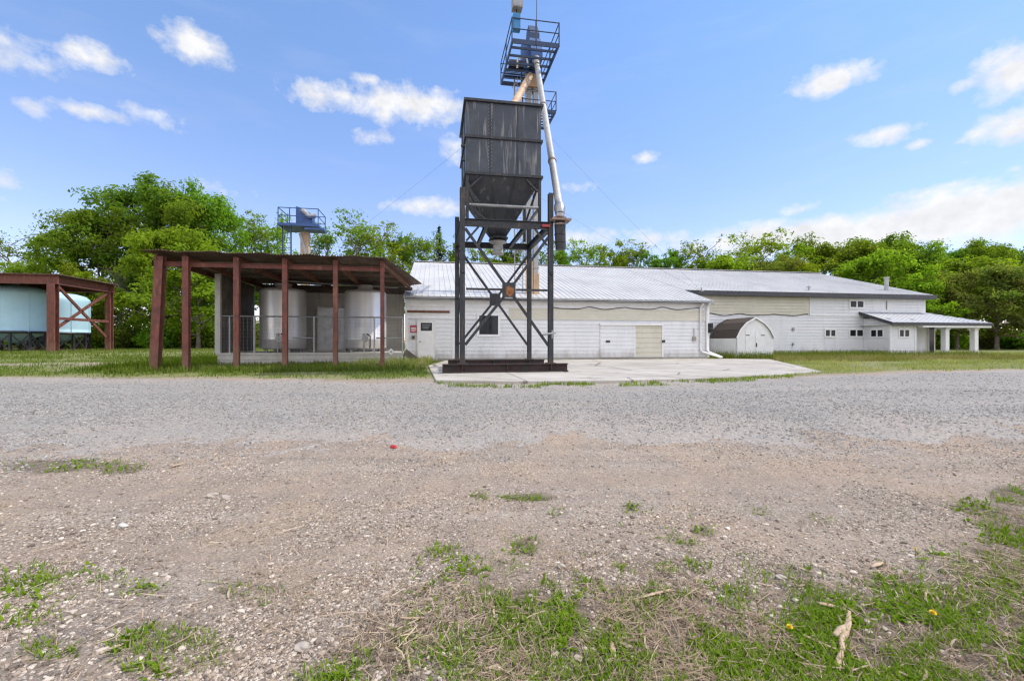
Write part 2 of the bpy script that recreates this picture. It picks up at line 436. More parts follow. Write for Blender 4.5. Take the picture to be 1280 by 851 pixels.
def groundmat():
    t = NT('ground_soil')
    co = t.n('ShaderNodeTexCoord').outputs['Object']
    def attr(n):
        a = t.n('ShaderNodeAttribute'); a.attribute_name = n; return a.outputs['Fac']
    g, yd = attr('green'), attr('yard')
    big = t.noise(co, .55, 5, .6)
    c = t.mix(t.rng(big, .35, .65), (.345, .283, .232, 1), (.28, .225, .18, 1))
    c = t.mix(t.rng(t.noise(co, 1.9, 6, .75), .50, .66, 0, .7), c, (.19, .165, .142, 1))
    c = t.mix(t.rng(t.noise(t.mapping(co, (.18, 2.4, 1)), 1.0, 6, .65), .46, .62, 0, .65), c, (.40, .345, .29, 1))
    c = t.mix(t.rng(t.noise(t.mapping(co, (.14, 1.8, 1)), 1.6, 6, .65), .54, .66, 0, .6), c, (.215, .185, .158, 1))
    c = t.mix(t.rng(t.noise(co, .9, 5, .65, .4), .47, .60, 0, .85), c, (.375, .285, .205, 1))
    # small stones pressed into the dirt
    for sc, amt in ((30, .7), (62, .75), (130, .6)):
        v = t.n('ShaderNodeTexVoronoi'); t.l(co, v.inputs['Vector']); v.inputs['Scale'].default_value = sc
        sep = t.n('ShaderNodeSeparateColor'); t.l(v.outputs['Color'], sep.inputs[0])
        isst = t.math('GREATER_THAN', sep.outputs[0], .42)
        inside = t.rng(v.outputs['Distance'], .30, .42, 1, 0)
        cr = t.mix(sep.outputs[1], (.13, .11, .095, 1), (.60, .54, .475, 1))
        c = t.mix(t.math('MULTIPLY', t.math('MULTIPLY', isst, inside), amt), c, cr)
    trk = t.math('MULTIPLY', attr('track'), t.rng(t.noise(co, 5, 6, .75), .3, .6, .3, 1))
    c = t.mix(t.math('MULTIPLY', trk, .8), c, t.mix(t.rng(t.noise(co, 2.5, 5, .7), .4, .6), (.40, .32, .25, 1), (.31, .25, .20, 1)))
    fine = t.rng(t.noise(co, 60, 5, .75), .28, .72, .45, 1.5)
    c = t.mix(1.0, c, fine, 'MULTIPLY')
    soil = t.mix(t.rng(t.noise(co, 12, 5, .7), .35, .65), (.10, .078, .06, 1), (.27, .215, .17, 1))
    c = t.mix(t.rng(g, .1, .8, 0, .9), c, soil)
    lawn = t.mix(t.rng(t.noise(co, .25, 6, .7), .38, .62), (.17, .19, .06, 1), (.30, .27, .15, 1))
    lawn = t.mix(t.rng(t.noise(co, 3.5, 5, .75), .35, .65), lawn, (.14, .17, .05, 1))
    c = t.mix(yd, c, lawn)
    p = t.n('ShaderNodeBsdfPrincipled'); t.l(c, p.inputs[0]); p.inputs['Roughness'].default_value = .95
    p.inputs['Specular IOR Level'].default_value = .2
    b1 = t.bump(t.vor(co, 34, 'Distance'), .5, .012)
    b2 = t.bump(t.noise(co, 70, 6, .75), .8, .02, b1)
    b3 = t.bump(t.noise(co, 4, 5, .7), .5, .08, b2)
    t.l(b3, p.inputs['Normal'])
    return t.out(p.outputs[0])
def roadmat():
    t = NT('road_gravel')
    co = t.n('ShaderNodeTexCoord').outputs['Object']
    c = t.mix(t.rng(t.noise(co, .4, 5, .65), .35, .65), (.250, .237, .218, 1), (.208, .197, .182, 1))
    c = t.mix(t.rng(t.noise(t.mapping(co, (.06, 1.1, 1)), 1.0, 5, .6), .50, .66, 0, .85), c, (.285, .26, .23, 1))
    c = t.mix(t.rng(t.noise(t.mapping(co, (.05, .75, 1)), 1.7, 5, .65), .55, .68, 0, .6), c, (.20, .19, .18, 1))
    at_ = t.n('ShaderNodeAttribute'); at_.attribute_name = 'inside'
    c = t.mix(t.rng(t.math('ADD', at_.outputs['Fac'], t.math('MULTIPLY', t.math('SUBTRACT', t.noise(co, 3, 6, .8), .5), 1.9)), .1, 1.1), (.34, .285, .236, 1), c)
    tk_ = t.n('ShaderNodeAttribute'); tk_.attribute_name = 'track'
    c = t.mix(t.math('MULTIPLY', tk_.outputs['Fac'], t.rng(t.noise(co, 4, 6, .75), .3, .6, .2, .85)), c, (.31, .28, .245, 1))
    c = t.mix(t.rng(t.noise(t.mapping(co, (.3, .9, 1)), .9, 6, .7), .54, .68, 0, .7), c, (.30, .262, .22, 1))
    for sc, amt in ((26, .6), (55, .6), (9, .15)):
        v = t.n('ShaderNodeTexVoronoi'); t.l(co, v.inputs['Vector']); v.inputs['Scale'].default_value = sc
        sep = t.n('ShaderNodeSeparateColor'); t.l(v.outputs['Color'], sep.inputs[0])
        cr = t.mix(sep.outputs[1], (.13, .127, .125, 1), (.47, .46, .445, 1))
        c = t.mix(t.math('MULTIPLY', t.rng(v.outputs['Distance'], .3, .6, 1, 0), amt), c, cr)
    p = t.n('ShaderNodeBsdfPrincipled'); t.l(c, p.inputs[0]); p.inputs['Roughness'].default_value = .9
    p.inputs['Specular IOR Level'].default_value = .25
    b1 = t.bump(t.vor(co, 30, 'Distance'), .7, .015)
    t.l(t.bump(t.noise(co, 50, 5, .7), .5, .02, b1), p.inputs['Normal'])
    return t.out(p.outputs[0])
M['ground'] = groundmat(); M['road'] = roadmat()

xs = axis([(-26, -7, .4), (-7, 7, .08), (7, 30, .4)], 1.18, 1.18, -500, 500)
ys = axis([(.6, 7.2, .08), (7.2, 16, .2), (16, 30, .5)], 1.18, 1.12, -120, 900)
g = link('ground', grid_mesh('ground', xs, ys, hgt, 'ground',
         {'green': green, 'yard': yard_green, 'track': lambda x, y: track(x, y)*(np.abs(x) < 40)}))
tag(g, kind='structure')

def road_z(x, y):
    n = fbm(x*1.1+3, y*1.1, 4)-.5; n2 = fbm(x*5, y*5+8, 3)-.5
    e = np.minimum((y-near_edge(x))/1.1, (far_edge(x)-y)/.5)
    e = e+n*2.0+n2*.9
    return hgt(x, y)-.012+.026*ss(-.9, .9, e)
def road_e(x, y):
    n = fbm(x*.8+3, y*.8, 4)-.5
    return np.clip((np.minimum((y-near_edge(x)+.2)/2.8, (far_edge(x)-y)/1.0)+n*1.5+.2), 0, 1)
rx = axis([(-26, 26, .16)], 1.12, 1.12, -280, 280)
tt = np.linspace(0, 1, 70)
X, T = np.meshgrid(rx, tt)
Yl = near_edge(X)-1.3; Yh = far_edge(X)+.6
Y = Yl+(Yh-Yl)*T
nx, ny = len(rx), len(tt); i = (np.arange(ny-1)[:, None]*nx+np.arange(nx-1)[None, :])
me = raw('gravel_road', np.stack([X, Y, road_z(X, Y)], -1).reshape(-1, 3), np.stack([i, i+1, i+nx+1, i+nx], -1), 4, 'road', True)
_a = me.attributes.new('inside', 'FLOAT', 'POINT'); _a.data.foreach_set('value', road_e(X, Y).astype(np.float32).ravel())
_a = me.attributes.new('track', 'FLOAT', 'POINT'); _a.data.foreach_set('value', (track(X, Y)*(np.abs(X) < 40)).astype(np.float32).ravel())
tag(link('gravel_road', me), kind='structure')

# concrete pad in front of the warehouse
pad = [gpt(a, b) for a, b in ((545, 478.5), (640, 480), (760, 479), (880, 475), (960, 470.5), (1026, 465.5))]
pad_uv = [UV(float(a), float(b)) for a, b in pad] + [(19.5, -1.5), (17.4, -.2), (2.0, -.2), (1.2, -5.0)]
PADZ = .545
b = MB(); b.prism([(u, v, PADZ-.2) for u, v in pad_uv], (0, 0, .2)); pad_o = b.build('concrete_pad', 'pad_concrete', org=(6, -5, .5))
bm_ = pad_o.modifiers.new('bevel', 'BEVEL'); bm_.width = .012; bm_.segments = 2
tag(pad_o, kind='structure')
def on_pad(u, v, m=.15):
    ins = np.zeros(np.shape(u), bool); n = len(pad_uv); c = np.array(pad_uv).mean(0)
    P = [(c[0]+(a-c[0])*(1+m/8), c[1]+(q-c[1])*(1+m/4)) for a, q in pad_uv]
    for i in range(n):
        x1, y1 = P[i]; x2, y2 = P[(i+1) % n]
        if y1 == y2: continue
        ins ^= ((y1 > v) != (y2 > v)) & (u < (x2-x1)*(v-y1)/(y2-y1)+x1)
    return ins

# ---------------------------------------------------------------- sky, sun, camera
SUN_EL, SUN_AZ = R(54), R(82)      # azimuth of the sun seen from the scene, clockwise from +Y (behind the camera)
wd = bpy.data.worlds.new('World'); scene.world = wd; wd.use_nodes = True
t = NT('sky', wd)
sky = t.n('ShaderNodeTexSky'); sky.sky_type = 'NISHITA'; sky.sun_disc = False
sky.sun_elevation = SUN_EL; sky.sun_rotation = SUN_AZ
sky.air_density = 1.0; sky.dust_density = .1; sky.ozone_density = 2.2; sky.altitude = 300
hs = t.n('ShaderNodeHueSaturation'); hs.inputs['Saturation'].default_value = SKY_SAT; hs.inputs['Value'].default_value = 1
t.l(sky.outputs[0], hs.inputs['Color'])
co = t.n('ShaderNodeTexCoord').outputs['Generated']
sep = t.n('ShaderNodeSeparateXYZ'); t.l(co, sep.inputs[0])
tint = t.mix(t.rng(sep.outputs[2], .02, .55), SKY_LOW, SKY_TINT)
skyc = t.mix(1.0, t.mix(1.0, hs.outputs[0], tint, 'MULTIPLY'), t.mix(t.rng(sep.outputs[0], -.6, .75), (1.06, 1.06, 1.06, 1), (.90, .92, .99, 1)), 'MULTIPLY')
az = t.math('ARCTAN2', sep.outputs[0], sep.outputs[1]); el = t.math('ARCSINE', sep.outputs[2])
comb = t.n('ShaderNodeCombineXYZ'); t.l(az, comb.inputs[0]); t.l(t.math('MULTIPLY', el, 1.25), comb.inputs[1])
nz = t.n('ShaderNodeTexNoise'); t.l(comb.outputs[0], nz.inputs[0]); nz.inputs['Scale'].default_value = 19; nz.inputs['Detail'].default_value = 7; nz.inputs['Roughness'].default_value = .6
nzb = t.noise(comb.outputs[0], 40, 5, .65)
nf = t.math('ADD', t.math('MULTIPLY', t.math('SUBTRACT', nz.outputs['Fac'], .5), 2.5), t.math('MULTIPLY', t.math('SUBTRACT', nzb, .5), .8))
def azel(px, py):
    x, y, z = px-CX, F, HY-py
    return math.atan2(x, y), math.asin(z/math.sqrt(x*x+y*y+z*z))
CL = [(20, 68, 55, 26, 1), (118, 74, 40, 18, .8), (242, 56, 42, 24, 1.1), (110, 139, 52, 11, .95), (38, 134, 26, 9, .5), (190, 142, 36, 12, .45),
      (404, 118, 46, 18, 1), (458, 100, 20, 8, .9), (505, 132, 85, 24, 1.15), (548, 114, 26, 6, .5), (572, 186, 26, 18, .7), (535, 258, 50, 11, .9), (476, 172, 30, 8, .4),
      (1038, 101, 58, 19, 1.1), (1078, 94, 12, 9, .5), (1104, 168, 48, 13, 1.0), (1148, 181, 14, 5, .7), (1262, 92, 54, 36, 1.25), (1215, 106, 22, 9, .6),
      (1262, 160, 60, 24, 1.15), (808, 197, 18, 8, .8), (720, 234, 20, 5, .5), (1000, 262, 28, 7, .7), (1268, 211, 12, 5, .6), (5, 228, 22, 16, .6), (272, 238, 38, 9, .4),
      (1200, 268, 185, 36, 1.7), (1010, 294, 250, 22, 1.5), (1290, 246, 130, 30, 1.6), (1120, 290, 200, 26, 1.5), (730, 297, 36, 12, .9), (820, 300, 90, 10, .5), (1190, 232, 50, 5, .5), (1210, 203, 22, 4, .4)]
tot = None
for cx, cy, rx_, ry_, amp in CL:
    a0, e0 = azel(cx, cy)
    a1, _ = azel(cx+rx_, cy); _, e1 = azel(cx, cy-ry_)
    ra, re = abs(a1-a0)*1.15, abs(e1-e0)*1.22
    dx = t.math('DIVIDE', t.math('SUBTRACT', az, a0), ra)
    dy = t.math('DIVIDE', t.math('SUBTRACT', el, e0), re)
    d = t.math('MULTIPLY_ADD', dx, dx, t.math('MULTIPLY', dy, dy))
    bl = t.math('MULTIPLY', t.math('SUBTRACT', 1, t.math('POWER', d, .6)), amp)
    tot = bl if tot is None else t.math('SMOOTH_MAX', tot, bl, .25)
# unseen cloud added outside this view, brightened to give neutral fill light
behind = t.rng(t.noise(co, 2.6, 7, .6), .36, .56, -2, 1.6)
inview = t.math('MULTIPLY', t.rng(sep.outputs[1], -.1, .2, 0, 1), t.rng(sep.outputs[2], .95, .75, 0, 1))
tot = t.math('MAXIMUM', tot, t.math('SUBTRACT', behind, t.math('MULTIPLY', inview, 4)))
mask = t.rng(t.math('ADD', tot, nf), .02, .95)
mask = t.math('MULTIPLY', mask, t.rng(tot, -.85, -.1))
thin = t.math('MULTIPLY', t.rng(t.noise(t.mapping(comb.outputs[0], (2.2, 8, 1)), 1.6, 6, .6), .5, .75), .08)
mask = t.math('MAXIMUM', mask, thin)
cshade = t.rng(t.noise(comb.outputs[0], 22, 5, .6), .3, .7, .86, 1.06)
cloudc = t.mix(1.0, CLOUD_COL, cshade, 'MULTIPLY')
cloudc = t.mix(inview, t.mix(1.0, cloudc, CLOUD_FILL, 'MULTIPLY'), cloudc)
fin = t.mix(t.math('MULTIPLY', mask, .97), skyc, cloudc)
bg = t.n('ShaderNodeBackground'); t.l(fin, bg.inputs[0]); bg.inputs[1].default_value = SKY_STR
t.out(bg.outputs[0], 'ShaderNodeOutputWorld')

sl = bpy.data.lights.new('sun', 'SUN'); sl.energy = SUN_STR; sl.angle = R(.8); sl.color = (1, .92, .80)
so = bpy.data.objects.new('sun', sl); COL.objects.link(so)
sd = Vector((math.sin(SUN_AZ)*math.cos(SUN_EL), math.cos(SUN_AZ)*math.cos(SUN_EL), math.sin(SUN_EL)))
so.rotation_euler = sd.to_track_quat('Z', 'Y').to_euler(); so.location = sd*60

cam = bpy.data.cameras.new('camera'); cam.lens = 36*F/1280; cam.sensor_width = 36; cam.shift_y = 1.5/1280
cam.clip_end = 3000; cam.clip_start = .05
co_ = bpy.data.objects.new('camera', cam); COL.objects.link(co_)
co_.location = (0, 0, HC); co_.rotation_euler = (R(90), 0, 0); scene.camera = co_
scene.view_settings.view_transform = 'Standard'; scene.view_settings.look = 'None'
scene.view_settings.exposure = EXPO; scene.view_settings.gamma = 1; scene.view_settings.use_curve_mapping = False
scene.cycles.use_denoising = True
scene.cycles.filter_width = 1.3
# ================================================================= the warehouse
G = .5                                              # yard level
def roofz(v): return 3.9+.304*v
VB, UE, UF = 3.1, 35.5, 16.78                       # rear wing wall, east end, end of the front wing
w = thing('warehouse', (0, 0, G), 'long low white sided warehouse with a pale metal roof behind the hopper tower', 'building')
# -- front wing walls
b = MB()
b.siding((0, 0), (UF, 0), G+.12, Z(760, 400.5, 0), .2)
b.build('white_siding', 'siding_white', w)
b = MB(); b.siding((U(636, 0), -.012), (U(880, 0), -.012), Z(760, 400, 0)+.0, Z(760, 386, 0), .2)
b.build('beige_siding', 'siding_beige', w)
b = MB(); b.siding((0, 0), (UF, 0), Z(760, 400.5, 0)+.002, 3.78, .2); b.build('upper_siding', 'trim_white', w)
b = MB(); b.box(0, UF, .02, .3, G-.2, G+.13); b.build('foundation', 'block', w)
b = MB(); b.box(U(509, 0), U(562, 0), -.07, -.03, Z(535, 391, 0), Z(535, 388.2, 0)); b.build('door_track', 'rust_old', w)
b = MB()
for q in (0.05, UF-.05):
    b = MB(); b.box(q-.07, q+.07, -.035, .05, G+.12, 3.8); b.build('corner_board', 'trim_white', w)
b = MB(); b.box(U(566, 0)-.02, U(566, 0)+.05, -.035, -.01, G+.12, 3.78); b.build('trim_strip', 'trim_white', w)
# -- end walls and rear wing
b = MB(); b.prism([(0, 0.1, G), (0, 24.7, G), (0, 24.7, 3.9), (0, 12.4, 7.5), (0, .1, 3.78)], (.1, 0, 0)); b.build('west_gable', 'siding_white', w)
b = MB(); b.siding((UF, .1), (UF, VB), G, 3.75, .2); b.build('return_wall', 'siding_white', w)
ub = U(1012, VB); zb = Z(1000, 394, VB)
b = MB(); b.siding((UF, VB), (UE, VB), G, zb, .2); b.build('white_siding', 'siding_white', w)
b = MB(); b.siding((UF, VB), (ub, VB), zb+.002, roofz(VB)-.12, .2); b.build('beige_siding', 'siding_beige', w)
b = MB(); b.siding((ub+.003, VB-.006), (UE, VB-.006), zb+.002, roofz(VB)-.12, .2); b.build('white_siding', 'siding_white', w)
b = MB(); b.box(ub-.03, ub+.04, VB-.05, VB-.02, zb, roofz(VB)-.15); b.box(ub, UE, VB-.05, VB-.022, zb-.03, zb+.03); b.build('trim_strip', 'trim_white', w)
b = MB(); b.prism([(UE-.1, VB+.01, G), (UE-.1, 24.7, G), (UE-.1, 24.7, 3.9), (UE-.1, 12.4, 7.5), (UE-.1, VB+.01, roofz(VB)-.1)], (.1, 0, 0)); b.build('east_gable', 'siding_white', w)
b = MB(); b.box(.1, UE-.1, 24.6, 24.7, G, 3.9); b.build('north_wall', 'siding_white', w)
# -- roof with standing ribs
def roof_slab(b, u0, u1, v0, v1, zf, th=.05, step=.3, rib=.03):
    b.prism([(u0, v0, zf(v0)), (u1, v0, zf(v0)), (u1, v1, zf(v1)), (u0, v1, zf(v1))], (0, 0, -th))
    u = u0+.02
    while u < u1-.04:
        b.add([(u, v0, zf(v0)+.001), (u+.05, v0, zf(v0)+.001), (u+.05, v1, zf(v1)+.001), (u, v1, zf(v1)+.001),
               (u+.015, v0, zf(v0)+rib), (u+.035, v0, zf(v0)+rib), (u+.035, v1, zf(v1)+rib), (u+.015, v1, zf(v1)+rib)],
              [(4, 5, 6, 7), (0, 4, 7, 3), (5, 1, 2, 6), (0, 1, 5, 4)])
        u += step
URF = UF+.1
b = MB(); roof_slab(b, -.1, URF, -.38, 12.4, roofz); roof_slab(b, URF+.003, UE+.32, 2.66, 12.4, roofz)
back = lambda v: roofz(12.4)-.304*(v-12.4)
roof_slab(b, -.1, UE+.32, 12.402, 25.1, back)
b.bar((-.1, 12.4, roofz(12.4)+.03), (UE+.32, 12.4, roofz(12.4)+.03), .5, .03)
b.build('roof', 'roof_metal', w)
b = MB(); b.box(URF+.01, UE+.33, 2.60, 2.655, roofz(2.66)-.26, roofz(2.66)+.02)
b.box(URF+.01, UE+.3, 2.656, VB-.02, roofz(2.66)-.25, roofz(2.66)-.22)
b.prism([(UE+.325, 2.6, roofz(2.6)-.24), (UE+.325, 12.4, roofz(12.4)-.24), (UE+.325, 12.4, roofz(12.4)+.0), (UE+.325, 2.6, roofz(2.6)+.0)], (.03, 0, 0))
b.build('dark_fascia', 'fascia_dark', w)
b = MB(); b.box(-.1, URF, -.40, -.385, roofz(-.38)-.10, roofz(-.38)+.0); b.box(-.1, URF, -.384, -.02, roofz(-.38)-.16, roofz(-.38)-.14)
b.build('eave_trim', 'galv', w)
# -- entrance door
d0, d1, zt, zg = U(523, 0), U(543.5, 0), Z(533, 401, 0), G+.16
b = MB(); b.box(d0, d1, -.06, -.02, zg, zt); door = b.build('door', 'trim_white', w)
b = MB()
for q in (d0-.07, d1): b.box(q, q+.07, -.075, -.015, zg, zt+.09)
b.box(d0-.002, d1+.002, -.078, -.017, zt+.002, zt+.09); b.build('frame', 'siding_white', door)
b = MB(); b.box(U(526, 0), U(540, 0), -.068, -.061, Z(533, 413.5, 0), Z(533, 403.5, 0)); b.build('door_window', 'glass', door)
b = MB()
for k in range(3): b.box(U(527.5+k*.4, 0), U(538.5-k*1.5, 0), -.0715, -.069, Z(533, 406.6+k*2.1, 0), Z(533, 406.0+k*2.1, 0))
b.build('faint_writing', 'galv', door)
b = MB(); b.tube([(d0+.09, -.06, 1.5), (d0+.09, -.13, 1.5)], .035, 10); b.build('handle', 'galv', door)
b = MB(); b.box(d0-.15, d1+.15, -.45, -.02, G-.1, zg-.01); b.build('doorstep', 'concrete', w)
# -- windows
def window(x0, x1, y0, y1, v, panes=2, fr=.09):
    u0, u1 = U(x0, v), U(x1, v); xm = (x0+x1)/2; z1, z0 = Z(xm, y0, v), Z(xm, y1, v)
    b = MB()
    b.box(u0-fr, u1+fr, v-.055, v-.018, z1, z1+fr); b.box(u0-fr, u1+fr, v-.06, v-.018, z0-fr, z0)
    b.box(u0-fr, u0, v-.053, v-.018, z0, z1); b.box(u1, u1+fr, v-.053, v-.018, z0, z1)
    if panes == 2:
        um = (u0+u1)/2; b.box(um-.05, um+.05, v-.05, v-.018, z0, z1)
    wn = b.build('window', 'trim_white', w)
    b = MB(); b.box(u0, u1, v-.03, v-.017, z0, z1); b.build('pane', 'glass', wn)
    return wn
window(599, 622.5, 394.5, 418, 0, 1, .12)
for x0, x1, y0, y1 in ((1031.5, 1043.5, 412.5, 420), (1062, 1078, 412.5, 420), (1062.5, 1078.5, 376.5, 384)):
    window(x0, x1, y0, y1, VB-.004)
# -- sliding door and roller door
v = -.02
b = MB(); b.siding((U(750, v), v-.03), (U(793, v), v-.03), G+.14, Z(770, 405.5, v), .22, .012); sd_ = b.build('sliding_door', 'siding_white', w)
b = MB(); b.box(U(757, v), U(762, v), -.10, -.062, Z(759, 428, 0), Z(759, 425.5, 0)); b.build('handle', 'plastic_black', sd_)
b = MB(); b.box(U(749, v), U(828, v), -.16, -.04, Z(770, 406.5, v), Z(770, 404, v)); b.build('door_rail', 'trim_white', w)
b = MB(); b.siding((U(794, v), v), (U(827, v), v), G+.14, Z(810, 406.6, v), .27, .018); b.build('beige_panel_door', 'siding_beige', w)
for a, c in ((827.2, 829), (793, 794)):
    b = MB(); b.box(U(a, v), U(c, v), -.06, -.015, G+.14, Z(810, 406.6, v)); b.build('door_jamb', 'trim_white', w)
b = MB(); b.box(U(827, v), U(830.5, v), -.12, -.062, Z(829, 428, 0), Z(829, 425, 0)); b.build('latch', 'plastic_black', w)
b = MB(); b.box(U(865, 0), U(869, 0), -.12, -.015, Z(867, 426, 0), Z(867, 421, 0)); b.tube([(U(867, 0), -.05, Z(867, 421, 0)), (U(867, 0), -.05, Z(867, 410, 0))], .02, 6); b.build('outlet_box', 'lamp_grey', w)
# -- downspouts
for px, tx in ((874.5, 901), (882.5, 903)):
    u = U(px, 0); ue = U(tx, -.5)
    b = MB()
    b.tube([(u, -.36, 3.62), (u, -.2, 3.5), (u, -.09, 3.36), (u, -.09, 1.05), (u+.1, -.12, .92), (ue, -.5, G+.12)], .055, 8)
    b.build('downspout', 'white_paint', w)
# -- wavy cables along both walls
def cable(name, px0, px1, py, v, amp, per, mat='black_rubber'):
    pts = []; n = 46
    for k in range(n+1):
        px = px0+(px1-px0)*k/n
        u, z = UZ(px, py(px)+amp*abs(math.sin((px-px0)/per*math.pi))+.4*math.sin(px*.21), v); pts.append((u, v, z))
    b = MB(); b.tube(pts, .022, 6); return b.build(name, mat, w)
cable('cable', 690, 874, lambda x: 383.5+.004*(x-690), -.06, 2.6, 46)
cable('cable', 887, 1010, lambda x: 391.5+.008*(x-887), VB-.06, 2.2, 40)
b = MB(); b.tube([(U(1107.5, VB), VB-.05, Z(1107, 387, VB)), (U(1107.5, VB), VB-.05, Z(1107, 376, VB))], .03, 6); b.build('conduit', 'lamp_grey', w)
for a, c, y1, y0 in ((989.5, 992, 413.5, 409.5), (989.7, 991.4, 432, 428.5)):
    b = MB(); b.box(U(a, VB), U(c, VB), VB-.1, VB-.015, Z(990, y1, VB), Z(990, y0, VB)); b.build('wall_vent', 'galv', w)
# -- chimney pipes on the roof
u, v = 33.55, 4.2
b = MB(); b.tube([(u, v, roofz(v)-.1), (u, v, roofz(v)+.85)], .13, 12); b.tube([(u, v, roofz(v)+.85), (u, v, roofz(v)+.97)], .17, 12); b.build('vent_pipe', 'galv_pale', w)
u, v = U(1011, 3.6), 3.6
b = MB(); b.tube([(u, v, roofz(v)-.1), (u, v, roofz(v)+.32)], .06, 10); b.tube([(u, v, roofz(v)+.2), (u, v, roofz(v)+.24)], .16, 10); b.build('vent_pipe', 'galv_pale', w)
# -- entrance bump-out and wrap-around porch
ua, ub2, vf = 30.4, 32.3, 1.22
b = MB(); b.siding((ua, VB-.02), (ua, vf), G, 3.05, .2); b.siding((ua, vf), (ub2, vf), G, 2.82, .2); b.siding((ub2, vf), (ub2, VB-.02), G, 3.0, .2)
b.build('entry_wall', 'siding_white', w)
b = MB()
for q in (ua, ub2):
    b = MB(); b.box(q-.06, q+.06, vf-.04, vf+.06, G, 2.8); b.build('corner_board', 'trim_white', w)
wn = window(1124, 1135.5, 412.5, 420.5, vf)
def side_window(px0, px1, y0, y1):
    vs = []
    for px in (px0, px1):
        r = (px-CX)/F; vv = (PX0+C_*ua-r*(PY0+S_*ua))/(S_+r*C_); vs.append(vv)
    ym = PY0+S_*ua+C_*sum(vs)/2; z1, z0 = HC+(HY-y0)/F*ym, HC+(HY-y1)/F*ym
    v0, v1 = min(vs), max(vs); f = .09; x = ua
    b = MB(); b.box(x-.055, x-.018, v0-f, v1+f, z1, z1+f); b.box(x-.058, x-.018, v0-f, v1+f, z0-f, z0); b.box(x-.053, x-.018, v0-f, v0, z0, z1); b.box(x-.053, x-.018, v1, v1+f, z0, z1)
    b.box(x-.05, x-.018, (v0+v1)/2-.05, (v0+v1)/2+.05, z0, z1); wn = b.build('window', 'trim_white', w)
    b = MB(); b.box(x-.03, x-.017, v0, v1, z0, z1); b.build('pane', 'glass', wn)
side_window(1089.5, 1104, 412.5, 420.5)
A, B_, Cc, D = (30.05, VB-.03, 3.53), (35.5, VB-.03, 3.53), (37.9, .8, 2.74), (30.05, .8, 2.74)
E, Fp = (37.9, 9, 2.74), (35.53, 9, 3.53)
b = MB(); b.prism([D, Cc, B_, A], (0, 0, -.06)); b.prism([(Cc[0]+.002, Cc[1], Cc[2]), E, Fp, (B_[0]+.03, B_[1], B_[2])], (0, 0, -.06))
n = 20
for k in range(1, n):
    q = k/n*8.0+30.05
    if q < 35.5: b.bar((q, .8, 2.748), (q, VB-.04, 3.538), .03, .02)
    elif q < 37.8:
        f = (37.9-q)/2.4; b.bar((q, .8, 2.755), (q, .8+2.27*f, 2.74+.79*f+.015), .03, .03)
b.build('porch_roof', 'roof_grey', w)
b = MB(); b.box(30.02, 37.93, .76, .797, 2.55, 2.735); b.box(37.903, 37.94, .8, 9, 2.55, 2.735)
b.prism([(30.0, .78, 2.56), (30.0, VB-.03, 3.34), (30.0, VB-.03, 3.545), (30.0, .78, 2.755)], (.045, 0, 0)); b.build('porch_fascia', 'fascia_dark', w)
b = MB(); b.box(32.4, 37.85, .81, 1.1, 2.42, 2.6); b.box(37.55, 37.85, 1.101, 9, 2.42, 2.6); b.box(30.1, 37.85, .812, VB-.05, 2.602, 2.64); b.build('porch_beam', 'trim_white', w)
b = MB(); b.box(32.45, 37.7, 1.0, VB-.05, G-.1, G+.10); b.box(35.7, 37.7, VB-.048, 9, G-.1, G+.10); b.build('porch_floor', 'concrete', w)
for u, v in ((34.7, 1.25), (37.05, 1.25), (37.05, 3.9)):
    b = MB(); b.box(u-.15, u+.15, v-.15, v+.15, G+.1, 2.42); b.box(u-.19, u+.19, v-.19, v+.19, G+.101, G+.24); b.box(u-.19, u+.19, v-.19, v+.19, 2.30, 2.419); b.build('column', 'trim_white', w)

ue = U(1169, VB)
b = MB(); b.box(UE+.003, ue, VB-.01, VB+.3, G, 3.4); b.build('entry_wall', 'siding_beige', w)
b = MB(); b.box(U(1159.5, VB), U(1167, VB), VB-.07, VB-.025, G+.12, Z(1163, 407, VB)); dd = b.build('door', 'trim_white', w)
b = MB(); b.box(U(1160.3, VB), U(1166.2, VB), VB-.082, VB-.071, G+.2, Z(1163, 408, VB)); b.build('door_window', 'glass', dd)
# things fixed on the walls
t_ = thing('wall_sign', (U(516.5, 0), -.02, Z(517, 412, 0)), 'small red and white warning sign left of the entrance door', 'sign')
b = MB(); b.box(U(512.8, 0), U(521, 0), -.045, -.03, Z(517, 415.8, 0), Z(517, 406.5, 0)); b.build('sign_board', 'red_sign', t_)
b = MB()
for k, (a, c) in enumerate(((514, 519.8), (513.6, 520.3), (514.4, 519.2))):
    b.box(U(a, 0), U(c, 0), -.0485, -.046, Z(517, 410.2+k*1.9, 0), Z(517, 409.2+k*1.9, 0))
b.build('lettering', 'white_paint', t_)
t_ = thing('keypad_box', (U(516.5, 0), -.02, Z(517, 424, 0)), 'small grey box on the wall under the red sign', 'wall box')
b = MB(); b.box(U(514.4, 0), U(519, 0), -.12, -.02, Z(517, 424, 0), Z(517, 419.5, 0)); b.box(U(514.1, 0), U(519.3, 0), -.13, -.018, Z(517, 419.4, 0), Z(517, 418.9, 0)); b.build('housing', 'lamp_grey', t_)
b = MB(); b.box(U(515.2, 0), U(518.2, 0), -.126, -.121, Z(517, 423, 0), Z(517, 420.5, 0)); b.build('face', 'plastic_black', t_)
u, z0, z1 = U(886.5, -.1), Z(886, 416, -.1), Z(886, 404, -.1)
t_ = thing('electric_meter', (u, -.1, z0), 'black double electric meter at the corner beside the downspouts', 'meter')
b = MB(); b.box(u-.06, u+.22, -.14, .1, z0, z1); b.build('housing', 'plastic_black', t_)
for k in (.27, .73):
    zz = z0+(z1-z0)*k; b = MB(); b.tube([(u+.08, -.14, zz), (u+.08, -.2, zz)], .085, 14); b.build('dial', 'glass', t_)

